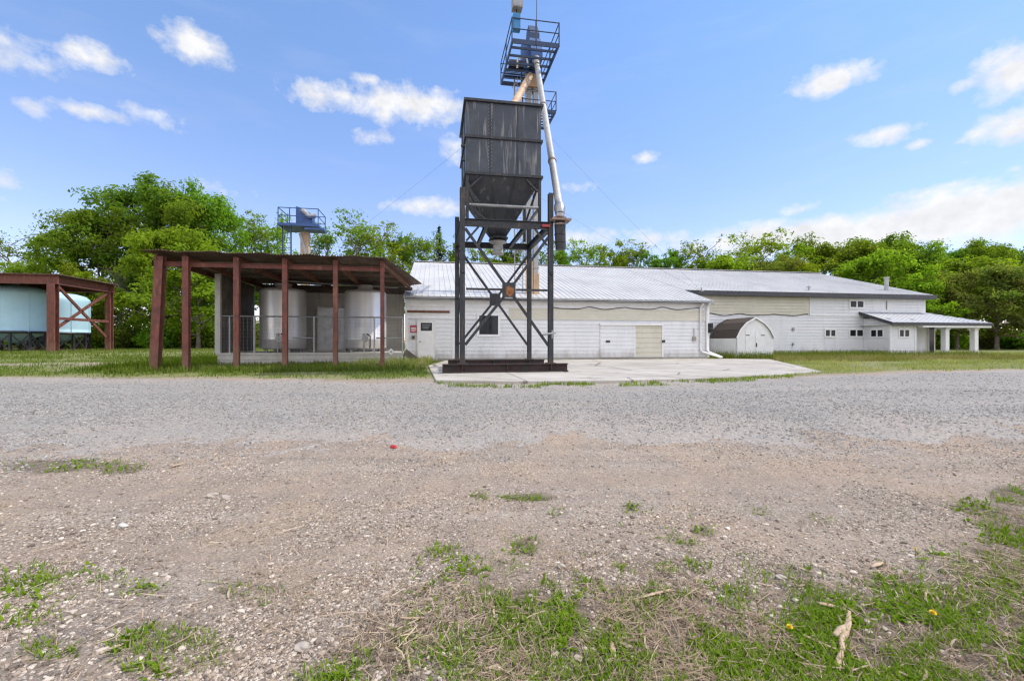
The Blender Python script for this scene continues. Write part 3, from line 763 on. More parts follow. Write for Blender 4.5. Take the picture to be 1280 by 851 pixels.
# ================================================================= gambrel shed
su0, su1, sv0, sv1 = 18.75, 21.2, .35, 2.85
t_ = thing('garden_shed', (19.97, 1.6, G), 'small white barn shaped shed with a dark brown shingle roof by the warehouse wall', 'shed')
b = MB(); b.siding((su0, sv1), (su0, sv0), G, 1.70, .5, .006)
um = (su0+su1)/2
prof = [(su0, 1.70), (su0+.24, 2.16), (su0+.62, 2.56), (um, 2.88), (su1-.62, 2.56), (su1-.24, 2.16), (su1, 1.70)]
b.prism([(su0, sv0, G)]+[(u, sv0, z) for u, z in prof]+[(su1, sv0, G)], (0, .06, 0)); b.box(su1-.06, su1, sv0+.062, sv1, G, 1.7)
b.prism([(su0, sv1, G)]+[(u, sv1, z) for u, z in prof]+[(su1, sv1, G)], (0, -.06, 0))
b.build('wall', 'white_paint', t_)
b = MB()
for i in range(6):
    (a, c), (d, e) = prof[i], prof[i+1]
    k = Vector((-(e-c), 0, d-a)).normalized()*.05
    b.prism([(a, sv0-.08, c+.02), (d, sv0-.08, e+.02), (d, sv1+.08, e+.02), (a, sv1+.08, c+.02)], (k.x, 0, k.z))
b.build('roof', 'shingle', t_)
b = MB()
for i in range(6):
    (a, c), (d, e) = prof[i], prof[i+1]
    b.bar((a, sv0-.10, c+.02), (d, sv0-.10, e+.02), .03, .09)
b.build('roof_trim', 'trim_white', t_)
for s in (-1, 1):
    x0, x1 = (um-.62, um-.01) if s < 0 else (um+.01, um+.62)
    b = MB(); b.box(x0, x1, sv0-.035, sv0-.002, G+.1, 2.15); dd = b.build('door', 'trim_white', t_)
    for zz in (.75, 1.85):
        b = MB(); b.box(x0 if s < 0 else x1-.25, x0+.25 if s < 0 else x1, sv0-.045, sv0-.036, zz, zz+.05); b.build('hinge', 'plastic_black', dd)
b = MB(); b.box(um+.04, um+.09, sv0-.07, sv0-.036, 1.2, 1.42); b.build('handle', 'plastic_black', t_)

# ================================================================= steel canopy with tanks
VF = -6.3
t_ = thing('steel_canopy', (-4, VF, G), 'rust red steel post canopy with a flat corrugated roof over two tanks', 'canopy')
RZF, RZB = 4.52, 4.40
posts = [U(233, VF), U(296, VF), U(356.5, VF), U(419.5, VF), U(478, VF)]
wd_ = [.195, .175, .165, .155, .14]
for u, q in zip(posts, wd_):
    b = MB(); b.ibeam((u, VF, G-.15), (u, VF, RZF-.1), q, q*.9, .03); b.box(u-q*.62, u+q*.62, VF-.14, VF+.14, G-.12, G-.0); b.build('post', 'rust_red', t_)
b = MB(); b.ibeam((U(192.5, VF), VF+.05, G-.15), (U(200, VF), VF+.05, RZF-.12), .26, .26, .03); b.build('leaning_post', 'rust_red', t_)
b = MB(); b.ibeam((U(198, VF), VF+.14, 4.17), (posts[-1], VF+.14, 4.17), .1, .16, .02); b.build('front_beam', 'rust_red', t_)
ends = [U(197, VF)]+posts
for i, u in enumerate(ends):
    ur = u if i < 5 else .25
    b = MB(); b.ibeam((u, VF-.1, RZF-.16), (ur, .95 if i < 5 else -.1, RZB-.16), .12, .2, .02); b.build('rafter', 'rust_old', t_)
ul, urf, urb = U(179, VF-.3), posts[-1]+.12, .85
def rz(v): return RZF+(RZB-RZF)*(v-VF+.35)/7.5
vs = []; fs = []; n = 150
for k in range(n+1):
    f = k/n; dz = .028*(k % 2)
    uf = ul+(urf-ul)*f; ur = ul+(urb-ul)*f
    jag = .05*math.sin(k*12.9898)+.03*math.sin(k*3.1)
    for j, tq in enumerate((0, .25, .5, .75, 1)):
        vv = VF-.35+jag*(j == 0)+tq*((1.15 if f < .9 else 1.15-(f-.9)*12)-(VF-.35))
        vs.append((uf+(ur-uf)*tq, vv, rz(vv)+dz+.02*math.sin(f*31+tq*4)))
for k in range(n):
    for j in range(4): fs.append((k*5+j, k*5+j+1, k*5+j+6, k*5+j+5))
b = MB(); b.add(vs, fs); o = b.build('corrugated_roof', 'rust_sheet', t_)
m_ = o.modifiers.new('thickness', 'SOLIDIFY'); m_.thickness = .012
for vv in (-5.0, -3.4, -1.8, -.2):
    b = MB(); b.bar((ul+.1, vv, rz(vv)-.05), (posts[-1]+.1+.1*(vv+6), vv, rz(vv)-.05), .06, .09); b.build('purlin', 'boards', t_)
# left board wall, rear siding, corner post
PL, PR, PV0, PV1, PZ = -7.4, .08, -3.0, .9, 1.03
b = MB()
for k in range(18):
    v0 = PV0+.12+k*.205; b.box(PL, PL+.03+.012*(k % 3), v0, v0+.197, PZ+.01, 4.25)
b.build('board_wall', 'boards', t_)
b = MB(); b.box(PL-.08, PL+.12, PV0-.04, PV0+.1, PZ, 4.3); b.build('corner_post', 'block', t_)
b = MB(); b.siding((PL+.9, PV1), (0-.13, PV1), PZ, 3.98, .2); b.build('rear_siding', 'siding_grey', t_)
b = MB(); b.box(PL+.05, .3, PV1+.02, PV1+.08, 3.985, 4.36); b.build('header_board', 'boards', t_)
b = MB(); b.tube([(-5.2, -2.2, 4.18), (-3, -1.6, 4.12), (-.3, -1.0, 4.1)], .03, 6); b.build('conduit', 'galv', t_)

pl = thing('tank_platform', (-3.7, -3, G), 'grey concrete block platform with a pipe railing under the steel canopy', 'platform')
b = MB(); b.box(PL, PR, PV0, PV1, G-.15, PZ-.08); b.box(PL-.03, PR+.03, PV0-.04, PV1, PZ-.078, PZ); b.build('base', 'block', pl)
b = MB()
for k in range(9): b.box(PL+.02+k*.83, PL+.025+k*.83, PV0-.003, PV0, G, PZ-.09)
b.box(PL, PR, PV0-.0035, PV0, G+.24, G+.25); b.build('block_joints', 'boards', pl)
rv = PV0+.06; RT = 2.56
for px in (275, 287, 318, 392.5, 468, 503):
    u = U(px, rv); b = MB(); b.tube([(u, rv, PZ), (u, rv, RT)], .035 if px != 318 else .05, 8); b.build('railing_post', 'galv', pl)
b = MB(); b.tube([(U(272, rv), rv, RT), (U(505, rv), rv, RT)], .032, 8); b.build('top_rail', 'galv', pl)
for a, c in ((366, 392.5), (470, 503)):
    b = MB(); b.tube([(U(a, rv), rv, Z(a, 422.5, rv)), (U(c, rv), rv, Z(a, 422.5, rv))], .035, 8); b.build('middle_rail', 'galv', pl)
b = MB(); u0, u1 = U(275, rv), U(503, rv); k = u0
while k < u1: b.box(k, k+.004, rv-.002, rv+.002, PZ+.04, RT); k += .15
z = PZ+.06
while z < RT: b.box(u0, u1, rv+.004, rv+.008, z, z+.004); z += .15
b.build('wire_mesh', 'galv', pl)
for k in range(3):
    b = MB(); b.box(PR+.04+k*.22, PR+.26+k*.22, PV0+.1, PV0+1.1, G-.05, PZ-.02-.17*k); b.build('step', 'block', pl)
b = MB(); b.bar((PR+.06, PV0+.04, PZ+.05), (PR+.78, PV0+.04, G+.02), .05, .25); b.build('stair_stringer', 'boards', pl)

def tank(px, v, rpx, ytop, label, name='steel_tank'):
    u = U(px, v); Y = PY0+S_*u+C_*v; r = rpx/F*Y; zt = HC+(HY-ytop)/F*Y
    t_ = thing(name, (u, v, PZ), label, 'tank', 'stainless tanks on the platform')
    z0 = PZ+.14
    b = MB(); c = (u, v, 0)
    b.lathe(c, [(0, z0), (r*.9, z0), (r, z0+.06), (r, z0+.4), (r*1.006, z0+.41), (r*1.006, z0+.46), (r, z0+.47), (r, zt-.12), (r*.985, zt-.04), (r*.93, zt+.02), (r*.5, zt+.10), (0, zt+.13)], 56)
    b.build('tank_body', 'stainless', t_)
    for k in range(4):
        a = k*math.pi/2+.6; b = MB(); b.tube([(u+r*.75*math.cos(a), v+r*.75*math.sin(a), PZ), (u+r*.75*math.cos(a), v+r*.75*math.sin(a), z0+.05)], .06, 8); b.build('leg', 'galv', t_)
    b = MB(); b.lathe(c, [(.33, zt+.05), (.33, zt+.24), (.37, zt+.24), (.37, zt+.30), (0, zt+.32)], 24); b.build('manway', 'stainless', t_)
    b = MB(); b.lathe((u-.02, v-r, 0), [(0, 1.95), (.001, 1.95)], 8)
    b = MB(); a = -1.45; b.tube([(u+r*math.cos(a)*.98, v+r*math.sin(a)*.98, 1.62), (u+r*math.cos(a)*1.1, v+r*math.sin(a)*1.1, 1.62)], .15, 18); b.build('hatch', 'galv_pale', t_)
    a = -1.25
    b = MB(); b.tube([(u+(r+.05)*math.cos(a), v+(r+.05)*math.sin(a), 1.2), (u+(r+.16)*math.cos(a), v+(r+.16)*math.sin(a), 1.3), (u+(r+.17)*math.cos(a), v+(r+.17)*math.sin(a), 1.75), (u+(r+.05)*math.cos(a-.12), v+(r+.05)*math.sin(a-.12), 1.85)], .03, 8); b.build('hose', 'black_rubber', t_)
    a = -1.72
    b = MB(); b.box(u+.02, u+.12, v-r-.14, v-r+.02, 1.75, 1.86); b.tube([(u+.07, v-r-.06, 1.0), (u+.07, v-r-.06, 1.75)], .025, 8); b.build('valve', 'galv', t_)
    return t_
tank(354.5, -1.15, 26.5, 363, 'stainless steel tank farther left on the platform, behind the middle canopy posts')
tank(457, -1.15, 25, 365, 'stainless steel tank nearer the white warehouse, beside the grey cabinet')
v = -.2
u0, u1 = U(396, v), U(432, v)
t_ = thing('control_cabinet', ((u0+u1)/2, v, PZ), 'tall plain grey cabinet standing between the two stainless tanks', 'cabinet')
b = MB(); b.box(u0, u1, v, v+.7, PZ, Z(414, 383, v)); b.build('housing', 'lamp_grey', t_)
b = MB(); b.box(u0+.04, u1-.04, v-.02, v-.002, PZ+.08, Z(414, 385, v)); b.build('door', 'galv', t_)
v = PV0+.02; u = U(489, v); z = Z(489, 439.5, v)
t_ = thing('hazard_placard', (u, v, z-.14), 'small white diamond placard at the foot of the platform railing', 'sign')
b = MB(); b.prism([(u-.15, v-.08, z), (u, v-.08, z-.15), (u+.15, v-.08, z), (u, v-.08, z+.15)], (0, .012, 0)); b.build('placard_face', 'white_paint', t_)
b = MB(); b.prism([(u-.055, v-.085, z), (u, v-.085, z-.055), (u+.055, v-.085, z), (u, v-.085, z+.055)], (0, .004, 0)); b.build('mark', 'lamp_grey', t_)
# ================================================================= hopper tower
M['rusty_galv'] = mk('rusty_galv', (.30, .24, .20), (.22, .14, .10), rough=.6, metal=.2, scale=5, chips=(.22, .10, .05), chip_lo=.55)
U0, U1, V0, V1 = 2.28, 5.07, -9.53, -6.25
t_ = thing('hopper_tower', (3.67, -7.9, PADZ), 'tall dark steel tower carrying a grey square hopper bin over the concrete pad', 'hopper')
BZ = PADZ+.27
for v, e0, e1, col in ((V0, U(553, V0), U(709, V0), 'rust_old'), (V1, U(560, V1), U(680, V1), 'rust_old')):
    b = MB(); b.ibeam((e0, v, PADZ+.145), (e1, v, PADZ+.145), .26, .25, .03); b.box(e0, e0+.1, v-.13, v+.13, PADZ, PADZ+.02); b.box(e1-.1, e1, v-.13, v+.13, PADZ, PADZ+.02)
    for q in (U0, (U0+U1)/2, U1): b.box(q-.015, q+.015, v-.125, v+.125, PADZ+.05, PADZ+.24)
    b.build('skid_beam', 'skid_dark', t_)
ZT = 6.22; WB = .155
for u, v, zt in ((U0, V0, ZT), (U1, V0, ZT-.02), (U0, V1, 6.2), (U1, V1, 6.2)):
    b = MB(); b.ibeam((u, v, BZ), (u, v, zt), WB, WB, .024); b.box(u-.15, u+.15, v-.15, v+.15, BZ-.001, BZ+.02)
    b.box(u-.02, u+.06, v-.15, v-.078, 3.6, 3.7)
    b.build('post', 'steel_dark', t_)
zm = 5.17
h = WB/2
for v in (V0, V1):
    b = MB(); b.ibeam((U0+h, v, zm), (U1-h, v, zm), .15, .22, .02); b.build('main_beam', 'steel_dark', t_)
for u in (U0, U1):
    b = MB(); b.ibeam((u, V0+h, zm), (u, V1-h, zm), .15, .22, .02); b.build('side_beam', 'steel_dark', t_)
for u in (3.05, 4.3):
    b = MB(); b.ibeam((u, V0+.09, zm-.01), (u, V1-.09, zm-.01), .1, .16, .02); b.build('joist', 'steel_dark', t_)
# X bracing
def xface(p, q, off, w_=.085, plate=True):
    """p, q: uv of two posts; braces between them"""
    (a, c), (d, e) = p, q
    f = lambda s, z: (a+(d-a)*s+off[0], c+(e-c)*s+off[1], z)
    zc, s0 = 3.10, .52
    for s, z in ((.03, 1.40), (.97, 1.38), (.03, 4.98), (.97, 4.80)):
        b = MB(); b.bar(f(s, z), f(s0+(s-s0)*.07, zc+(z-zc)*.07), .05, w_); b.build('brace', 'steel_dark', t_)
    for s0_, s1_ in ((.04, s0-.08), (s0+.08, .96)):
        b = MB(); b.bar(f(s0_, zc+.02), f(s1_, zc+.02), .04, .065); b.build('girt', 'steel_dark', t_)
    if plate:
        g_ = f(s0, zc); b = MB()
        if abs(e-c) < .1: b.box(g_[0]-.22, g_[0]+.20, g_[1]-.045, g_[1]-.028, zc-.22, zc+.24)
        else: b.box(g_[0]-.045, g_[0]-.028, g_[1]-.2, g_[1]+.2, zc-.2, zc+.2)
        pz = b.build('gusset', 'steel_dark', t_)
        if off[1] < 0 and c < V1-1:
            b = MB(); pts = [(g_[0]+.02+.13*math.cos(k*.63)*(1+.18*math.sin(k*2.3)), g_[1]-.046, zc-.02+.15*math.sin(k*.63)*(1+.2*math.cos(k*1.7))) for k in range(10)]
            b.prism(pts, (0, -.003, 0)); b.build('rust_patch', 'tan_rust', pz)
M['tan_rust'] = mk('tan_rust', (.34, .14, .05), (.18, .07, .03), rough=.9, scale=8)
xface((U0, V0), (U1, V0), (0, -.03)); xface((U0, V1), (U1, V1), (0, -.03)); xface((U0, V0), (U0, V1), (0, 0), .05, False)
# short knee braces under the main beam and clamp
for a, d in (((U1-.12, V0, 4.55), (U1-.5, V0, 5.05)), ((U0+.12, V0, 4.6), (U0+.5, V0, 5.05))):
    b = MB(); b.bar(a, d, .05, .06); b.build('knee_brace', 'steel_dark', t_)
b = MB(); b.box(U1-.30, U1-.05, V0-.15, V0-.08, 5.10, 5.18); b.build('clamp', 'red_sign', t_)
b = MB(); b.tube([(U1-.3, V0-.2, 1.72), (U1+.12, V0-.2, 1.78)], .03, 8); b.tube([(U1, V0-.2, 1.6), (U1, V0-.2, 1.86)], .02, 8); b.build('tap', 'galv', t_)
# bin
bu0, bu1, bv0, bv1, bz0, bz1 = 2.42, 4.84, -9.2, -6.6, 6.80, 9.15
b = MB()
for a in ((bu0, bu1, bv0, bv0+.03), (bu0, bu1, bv1-.03, bv1), (bu0, bu0+.03, bv0+.031, bv1-.031), (bu1-.03, bu1, bv0+.031, bv1-.031)):
    b.box(*a, bz0, bz1)
b.build('bin_shell', 'bin_grey', t_)
zmid = 7.97
b = MB()
for z, d in ((bz1-.03, .07), (zmid, .055), (bz0+.01, .06)):
    b.box(bu0-d, bu1+d, bv0-d, bv0-.001, z-.04, z+.04); b.box(bu0-d, bu1+d, bv1+.001, bv1+d, z-.04, z+.04)
    b.box(bu0-d, bu0-.001, bv0, bv1, z-.04, z+.04); b.box(bu1+.001, bu1+d, bv0, bv1, z-.04, z+.04)
b.build('stiffener_ring', 'steel_dark', t_)
b = MB()
for q in (.315, .68):
    u = bu0+(bu1-bu0)*q; v = bv0+(bv1-bv0)*q
    for z0, z1 in ((bz0+.06, zmid-.045), (zmid+.045, bz1-.075)):
        b.box(u-.02, u+.02, bv0-.02, bv0-.0005, z0, z1); b.box(bu0-.02, bu0-.0005, v-.02, v+.02, z0, z1); b.box(bu1+.0005, bu1+.02, v-.02, v+.02, z0, z1)
for z0 in (7.2, 7.65): b.box(bu0-.16, bu0-.03, bv0-.02, bv0+.1, z0, z0+.05)
b.build('panel_seam', 'steel_dark', t_)
b = MB(); k = bz0+.1; u = bu0+(bu1-bu0)*.315
while k < bz1-.1:
    b.box(u-.05, u-.035, bv0-.016, bv0-.001, k, k+.02); b.box(u+.035, u+.05, bv0-.016, bv0-.001, k+.05, k+.07); k += .11
b.build('rivets', 'galv', t_)
# cone
cu, cv, ch, cz = 3.62, -7.9, .2, 5.08
T4 = [(bu0+.02, bv0+.02, bz0-.03), (bu1-.02, bv0+.02, bz0-.03), (bu1-.02, bv1-.02, bz0-.03), (bu0+.02, bv1-.02, bz0-.03)]
L4 = [(cu-ch, cv-ch, cz), (cu+ch, cv-ch, cz), (cu+ch, cv+ch, cz), (cu-ch, cv+ch, cz)]
b = MB(); b.add(T4+L4, [(0, 1, 5, 4), (1, 2, 6, 5), (2, 3, 7, 6), (3, 0, 4, 7)])
cone = b.build('hopper_cone', 'hopper_grey', t_); m_ = cone.modifiers.new('thickness', 'SOLIDIFY'); m_.thickness = .012
b = MB()
for i in range(4): b.bar(T4[i], L4[i], .05, .05)
for i, j in ((0, 1), (1, 2), (3, 0)):
    for s in (.33, .66):
        a = Vector(T4[i])*(1-s)+Vector(T4[j])*s; d = Vector(L4[i])*(1-s)+Vector(L4[j])*s; n_ = Vector((0, -.02, 0)) if i == 0 else Vector((.02 if i == 1 else -.02, 0, 0))
        b.bar(a+n_, d+n_, .03, .03)
b.build('cone_rib', 'hopper_grey', t_)
b = MB(); b.box(cu-.3, cu+.3, cv-.3, cv+.3, cz-.06, cz+.0); b.box(cu-.22, cu+.22, cv-.5, cv-.301, cz-.05, cz-.02); b.build('slide_gate', 'steel_dark', t_)
b = MB(); b.lathe((cu, cv, 0), [(0, 4.98), (.3, 4.98), (.3, 4.94), (.17, 4.90), (.17, 4.62), (.2, 4.60), (.2, 4.52), (0, 4.52)], 20); b.build('outlet_spout', 'galv_pale', t_)
# frame that carries the bin
for u, v in ((bu0+.04, bv0+.04), (bu1-.04, bv0+.04), (bu1-.04, bv1-.04), (bu0+.04, bv1-.04)):
    b = MB(); b.bar((u, v, zm+.11), (u, v, bz0-.02), .09, .09); b.build('bin_leg', 'steel_dark', t_)
zz = 5.83
b = MB(); b.tube([(bu0+.09, bv0+.02, zz), (bu1-.09, bv0+.02, zz)], .05, 8); b.bar((bu1-.04, bv0+.09, zz), (bu1-.04, bv1-.09, zz), .07, .07); b.bar((bu0+.04, bv0+.09, zz), (bu0+.04, bv1-.09, zz), .07, .07); b.bar((bu0+.09, bv1-.04, zz), (bu1-.09, bv1-.04, zz), .07, .07); b.build('frame_rail', 'galv', t_)
for a, d in (((bu0+.09, bv0+.03, 6.35), (bu0+.5, bv0+.03, 6.74)), ((bu1-.09, bv0+.03, 6.35), (bu1-.5, bv0+.03, 6.74)), ((bu0+.09, bv0, 6.3), (bu0+.42, bv0, 5.9)),
             ((bu0+.09, bv0+.03, 5.78), (bu0+.7, bv0+.03, 5.32)), ((bu1-.04, bv0+.1, 5.35), (bu1-.04, bv1-.1, 5.78)), ((bu1-.04, bv0+.1, 6.7), (bu1-.04, bv1-.1, 5.9))):
    b = MB(); b.bar(a, d, .06, .06); b.build('frame_brace', 'steel_dark', t_)

# ================================================================= bucket elevator with head platform
LU, LV = 6.7, .8
t_ = thing('bucket_elevator', (LU, LV, G), 'very tall grain elevator leg with a railed blue platform rising behind the hopper bin', 'elevator')
b = MB(); b.box(LU-.32, LU-.05, LV-.15, LV+.15, 3.6, 15.9); b.box(LU+.06, LU+.33, LV-.15, LV+.15, 3.6, 15.9)
for z in np.arange(5.5, 15.5, 2.4): b.box(LU-.36, LU-.01, LV-.19, LV+.19, z, z+.06); b.box(LU+.02, LU+.37, LV-.19, LV+.19, z, z+.06)
b.build('casing', 'galv_pale', t_)
b = MB(); b.box(LU-.36, LU+.0, LV-.22, LV-.16, 4.0, 5.9); b.box(LU+.05, LU+.36, LV-.22, LV-.16, 3.9, 5.2); b.build('boot_cover', 'tan_leg', t_)
b = MB(); b.box(LU-.36, LU+.37, LV-.3, LV+.3, 15.3, 16.1); b.build('head_section', 'tan_leg', t_)
# head hood
b = MB(); b.prism([(LU-.25, LV-.75, 16.1), (LU-.25, LV+.6, 16.1), (LU-.25, LV+.6, 17.9), (LU-.25, LV+.25, 18.55), (LU-.25, LV-.25, 18.6), (LU-.25, LV-.75, 17.9)], (.5, 0, 0)); b.build('head_hood', 'navy_steel', t_)
b = MB(); b.box(LU-.45, LU-.26, LV-.3, LV+.3, 16.9, 17.6); b.build('bearing_guard', 'blue_steel', t_)
b = MB(); b.prism([(LU-.3, LV-.76, 16.2), (LU-.3, LV-1.25, 16.2), (LU-.3, LV-1.25, 16.7), (LU-.3, LV-.76, 17.6)], (.6, 0, 0)); b.build('discharge_cowl', 'blue_steel', t_)
# platform
pu0, pu1, pv0, pv1, pz = 5.08, 7.40, -2.2, 1.45, 15.87
b = MB()
b.box(pu0, pu1, pv0, pv0+.06, pz-.14, pz+.08); b.box(pu0, pu1, pv1-.06, pv1, pz-.14, pz+.08)
b.box(pu0, pu0+.06, pv0+.061, pv1-.061, pz-.14, pz+.08); b.box(pu1-.06, pu1, pv0+.061, pv1-.061, pz-.14, pz+.08)
b.build('platform_frame', 'navy_steel', t_)
for v in np.arange(pv0+.55, pv1-.1, .62):
    b = MB(); b.bar((pu0+.06, v, pz), (pu1-.06, v, pz), .07, .1); b.build('platform_joist', 'navy_steel', t_)
b = MB(); k = pv0+.1
while k < pv1-.3:
    if k > .2: b.box(pu0+.07, LU-.4, k, k+.03, pz+.055, pz+.085)
    k += .1
b.build('grating', 'navy_steel', t_)
for u, v in ((pu0, pv0), (pu1, pv0), (pu0, -.4), (pu1, -.4), (pu0, pv1), (pu1, pv1), (6.25, pv0), (6.25, pv1)):
    b = MB(); b.bar((u, v, pz-.1), (u, v, pz+1.08), .05, .05); b.build('railing_post', 'navy_steel', t_)
for z in (pz+.55, pz+1.06):
    b = MB(); P4 = [(pu0, pv0, z), (pu1, pv0, z), (pu1, pv1, z), (pu0, pv1, z)]
    for i in range(4): b.tube([P4[i], P4[(i+1) % 4]], .026, 6)
    b.build('handrail', 'navy_steel', t_)
# lower landing
lu0, lu1, lv0, lv1, lz = 6.05, 7.9, .2, 2.2, 13.9
b = MB(); b.box(lu0, lu1, lv0, lv0+.07, lz-.1, lz+.06); b.box(lu0, lu1, lv1-.07, lv1, lz-.1, lz+.06); b.box(lu1-.07, lu1, lv0+.071, lv1-.071, lz-.1, lz+.06); b.box(lu0, lu0+.07, lv0+.071, lv1-.071, lz-.1, lz+.06)
for v in np.arange(lv0+.3, lv1-.2, .33): b.bar((lu0+.07, v, lz), (lu1-.07, v, lz), .05, .07)
b.build('landing', 'navy_steel', t_)
b = MB()
for u, v in ((lu0, lv0), (lu1, lv0), (lu1, 1.2), (lu1, lv1)): b.bar((u, v, lz), (u, v, lz+1.05), .045, .045)
for z in (lz+.52, lz+1.03):
    b.tube([(lu0, lv0, z), (lu1, lv0, z)], .024, 6); b.tube([(lu1, lv0, z), (lu1, lv1, z)], .024, 6); b.tube([(lu1, lv1, z), (lu0, lv1, z)], .024, 6)
b.build('landing_railing', 'navy_steel', t_)
# motor and gearbox
b = MB(); b.tube([(5.35, .25, 16.25), (6.05, .25, 16.25)], .2, 16); b.box(5.3, 6.1, .02, .5, 15.99, 16.06); b.build('motor', 'steel_dark', t_)
b = MB(); b.tube([(5.75, .1, 15.95), (5.75, -.15, 16.35), (6.2, -.15, 16.4), (6.35, 0, 16.0)], .06, 8); b.build('white_pipe', 'white_paint', t_)
b = MB(); b.box(6.0, 6.42, .1, .45, 16.0, 17.3); b.build('drive_guard', 'blue_steel', t_)
# blue box and floodlight on the front corner
b = MB(); b.box(5.16, 5.50, pv0+.05, pv0+.3, 16.42, 17.22); b.build('junction_box', 'cyan_paint', t_)
b = MB(); b.tube([(5.33, pv0+.18, 17.22), (5.33, pv0+.18, 17.46)], .03, 8); b.build('lamp_stem', 'steel_dark', t_)
b = MB(); b.box(5.12, 5.60, pv0-.05, pv0+.4, 17.46, 17.98); fl = b.build('floodlight', 'lamp_grey', t_)
b = MB(); b.box(5.16, 5.56, pv0-.065, pv0-.051, 17.5, 17.82); b.build('lamp_lens', 'galv', fl)
b = MB(); b.tube([(6.42, -1.6, 15.9), (6.42, -1.6, 20.6)], [.022, .012], 6); b.build('antenna', 'steel_dark', t_)
# ladder with cage
lx, ly = LU-.75, LV-.1
b = MB()
for s in (-.22, .22): b.bar((lx+s, ly, 4.0), (lx+s, ly, 15.8), .05, .03)
k = 4.3
while k < 15.8: b.tube([(lx-.22, ly, k), (lx+.22, ly, k)], .013, 5); k += .3
b.build('ladder', 'galv', t_)
b = MB(); k = 6.2
while k < 15.8:
    pts = [(lx+.36*math.cos(a), ly-.02-.62*math.sin(a), k) for a in np.linspace(0, math.pi, 9)]; b.tube(pts, .018, 5, False); k += .75
for a in (.5, 1.05, 1.57, 2.1, 2.64): b.tube([(lx+.36*math.cos(a), ly-.02-.62*math.sin(a), 6.2), (lx+.36*math.cos(a), ly-.02-.62*math.sin(a), 15.5)], .015, 5)
b.build('ladder_cage', 'galv', t_)
# long spout down to the right of the tower
top = Vector((LU-.02, LV-1.15, 16.2)); bot = Vector((5.36, -9.55, 5.75))
dirv = (bot-top).normalized()
b = MB(); b.tube([top, top+dirv*.5, bot], [.17, .13, .125], 18); sp = b.build('spout', 'galv_pale', t_)
b = MB()
for s in (.06, .42, .78): p = top+(bot-top)*s; b.tube([p-dirv*.05, p+dirv*.05], .155, 18)
b.build('pipe_clamp', 'rusty_galv', sp)
b = MB(); p = top+(bot-top)*.0; b.tube([p-dirv*.22, p+dirv*.22], .21, 16); b.build('collar', 'galv', sp)
dn = Vector((0, 0, -1))
b = MB(); b.tube([bot-dirv*.12, bot+dirv*.06, bot+dirv*.16+dn*.1], [.165, .18, .15], 18); b.tube([bot+dirv*.16+dn*.08, bot+dirv*.16+dn*.34], .14, 18); b.build('elbow', 'galv', sp)
b = MB(); q = bot+dirv*.16; b.box(q.x-.31, q.x+.31, q.y-.24, q.y+.24, q.z-.34, q.z-.28); b.tube([q+dn*.20, q+dn*.24], .2, 16); b.tube([q+dn*.42, q+dn*.46], .19, 16); b.build('flange_plate', 'rusty_galv', sp)
b = MB(); b.tube([q+dn*.35, q+dn*.55, q+dn*1.22+Vector((.03, .02, 0))], [.15, .175, .165], 18)
for s in (.5, .74, .98): b.tube([q+dn*s, q+dn*(s+.02)], .182, 18)
b.build('rubber_sleeve', 'black_rubber', sp)
b = MB(); b.tube([(LU-.1, LV-.2, 16.0), (3.7, -7.0, 9.1)], [.17, .17], 14); b.build('bin_spout', 'tan_leg', t_)

# second leg, behind the tank room
u, v = U(381, 5.5), 5.5
Y = PY0+S_*u+C_*v
def zz_(py): return HC+(HY-py)/F*Y
t_ = thing('bucket_elevator', (u, v, G), 'short grain elevator with a tan leg and blue platform showing above the rusty canopy roof', 'elevator')
b = MB(); b.box(u-.2, u+.26, v-.2, v+.2, G, zz_(291)); b.build('casing', 'tan_leg', t_)
b = MB(); b.bar((u-.22, v-.24, zz_(293)), (u+.30, v-.24, zz_(330)), .14, .06); b.build('diagonal_strut', 'galv_pale', t_)
pz = zz_(285)
b = MB(); b.box(u-1.25, u+1.0, v-.9, v+.9, pz-.1, pz+.05); b.box(u+.3, u+1.35, v-1.2, v-.5, pz-.36, pz-.26); b.build('platform', 'blue_steel', t_)
b = MB(); b.prism([(u-.42, v-.3, pz+.07), (u+.5, v-.3, pz+.07), (u+.5, v-.3, pz+.75), (u-.05, v-.3, pz+1.1), (u-.42, v-.3, pz+1.2)], (0, .6, 0)); b.build('head_hood', 'blue_steel', t_)
b = MB(); b.tube([(u-.05, v-.35, pz+1.0), (u+.35, v-.45, pz+.6), (u+.75, v-.5, pz+.62)], .14, 10); b.build('motor', 'galv_pale', t_)
b = MB()
for a, c in ((-1.22, -.88), (.97, -.88), (-1.22, .88), (.97, .88), (-.6, -.88)): b.bar((u+a, v+c, pz), (u+a, v+c, pz+.95), .045, .045)
for z in (.48, .93):
    P4 = [(u-1.22, v-.88, pz+z), (u+.97, v-.88, pz+z), (u+.97, v+.88, pz+z), (u-1.22, v+.88, pz+z)]
    for i in range(4): b.tube([P4[i], P4[(i+1) % 4]], .025, 6)
b.build('railing', 'blue_steel', t_)
b = MB()
for s in (-1.1, -.62): b.bar((u+s, v-.5, G), (u+s, v-.5, pz), .05, .05)
k = 1.0
while k < pz: b.tube([(u-1.1, v-.5, k), (u-.62, v-.5, k)], .015, 5); k += .3
for a in (-1.2, -.86, -.52): b.tube([(u+a, v-1.05, 5.5), (u+a, v-1.05, pz)], .018, 5)
b.build('ladder', 'navy_steel', t_)

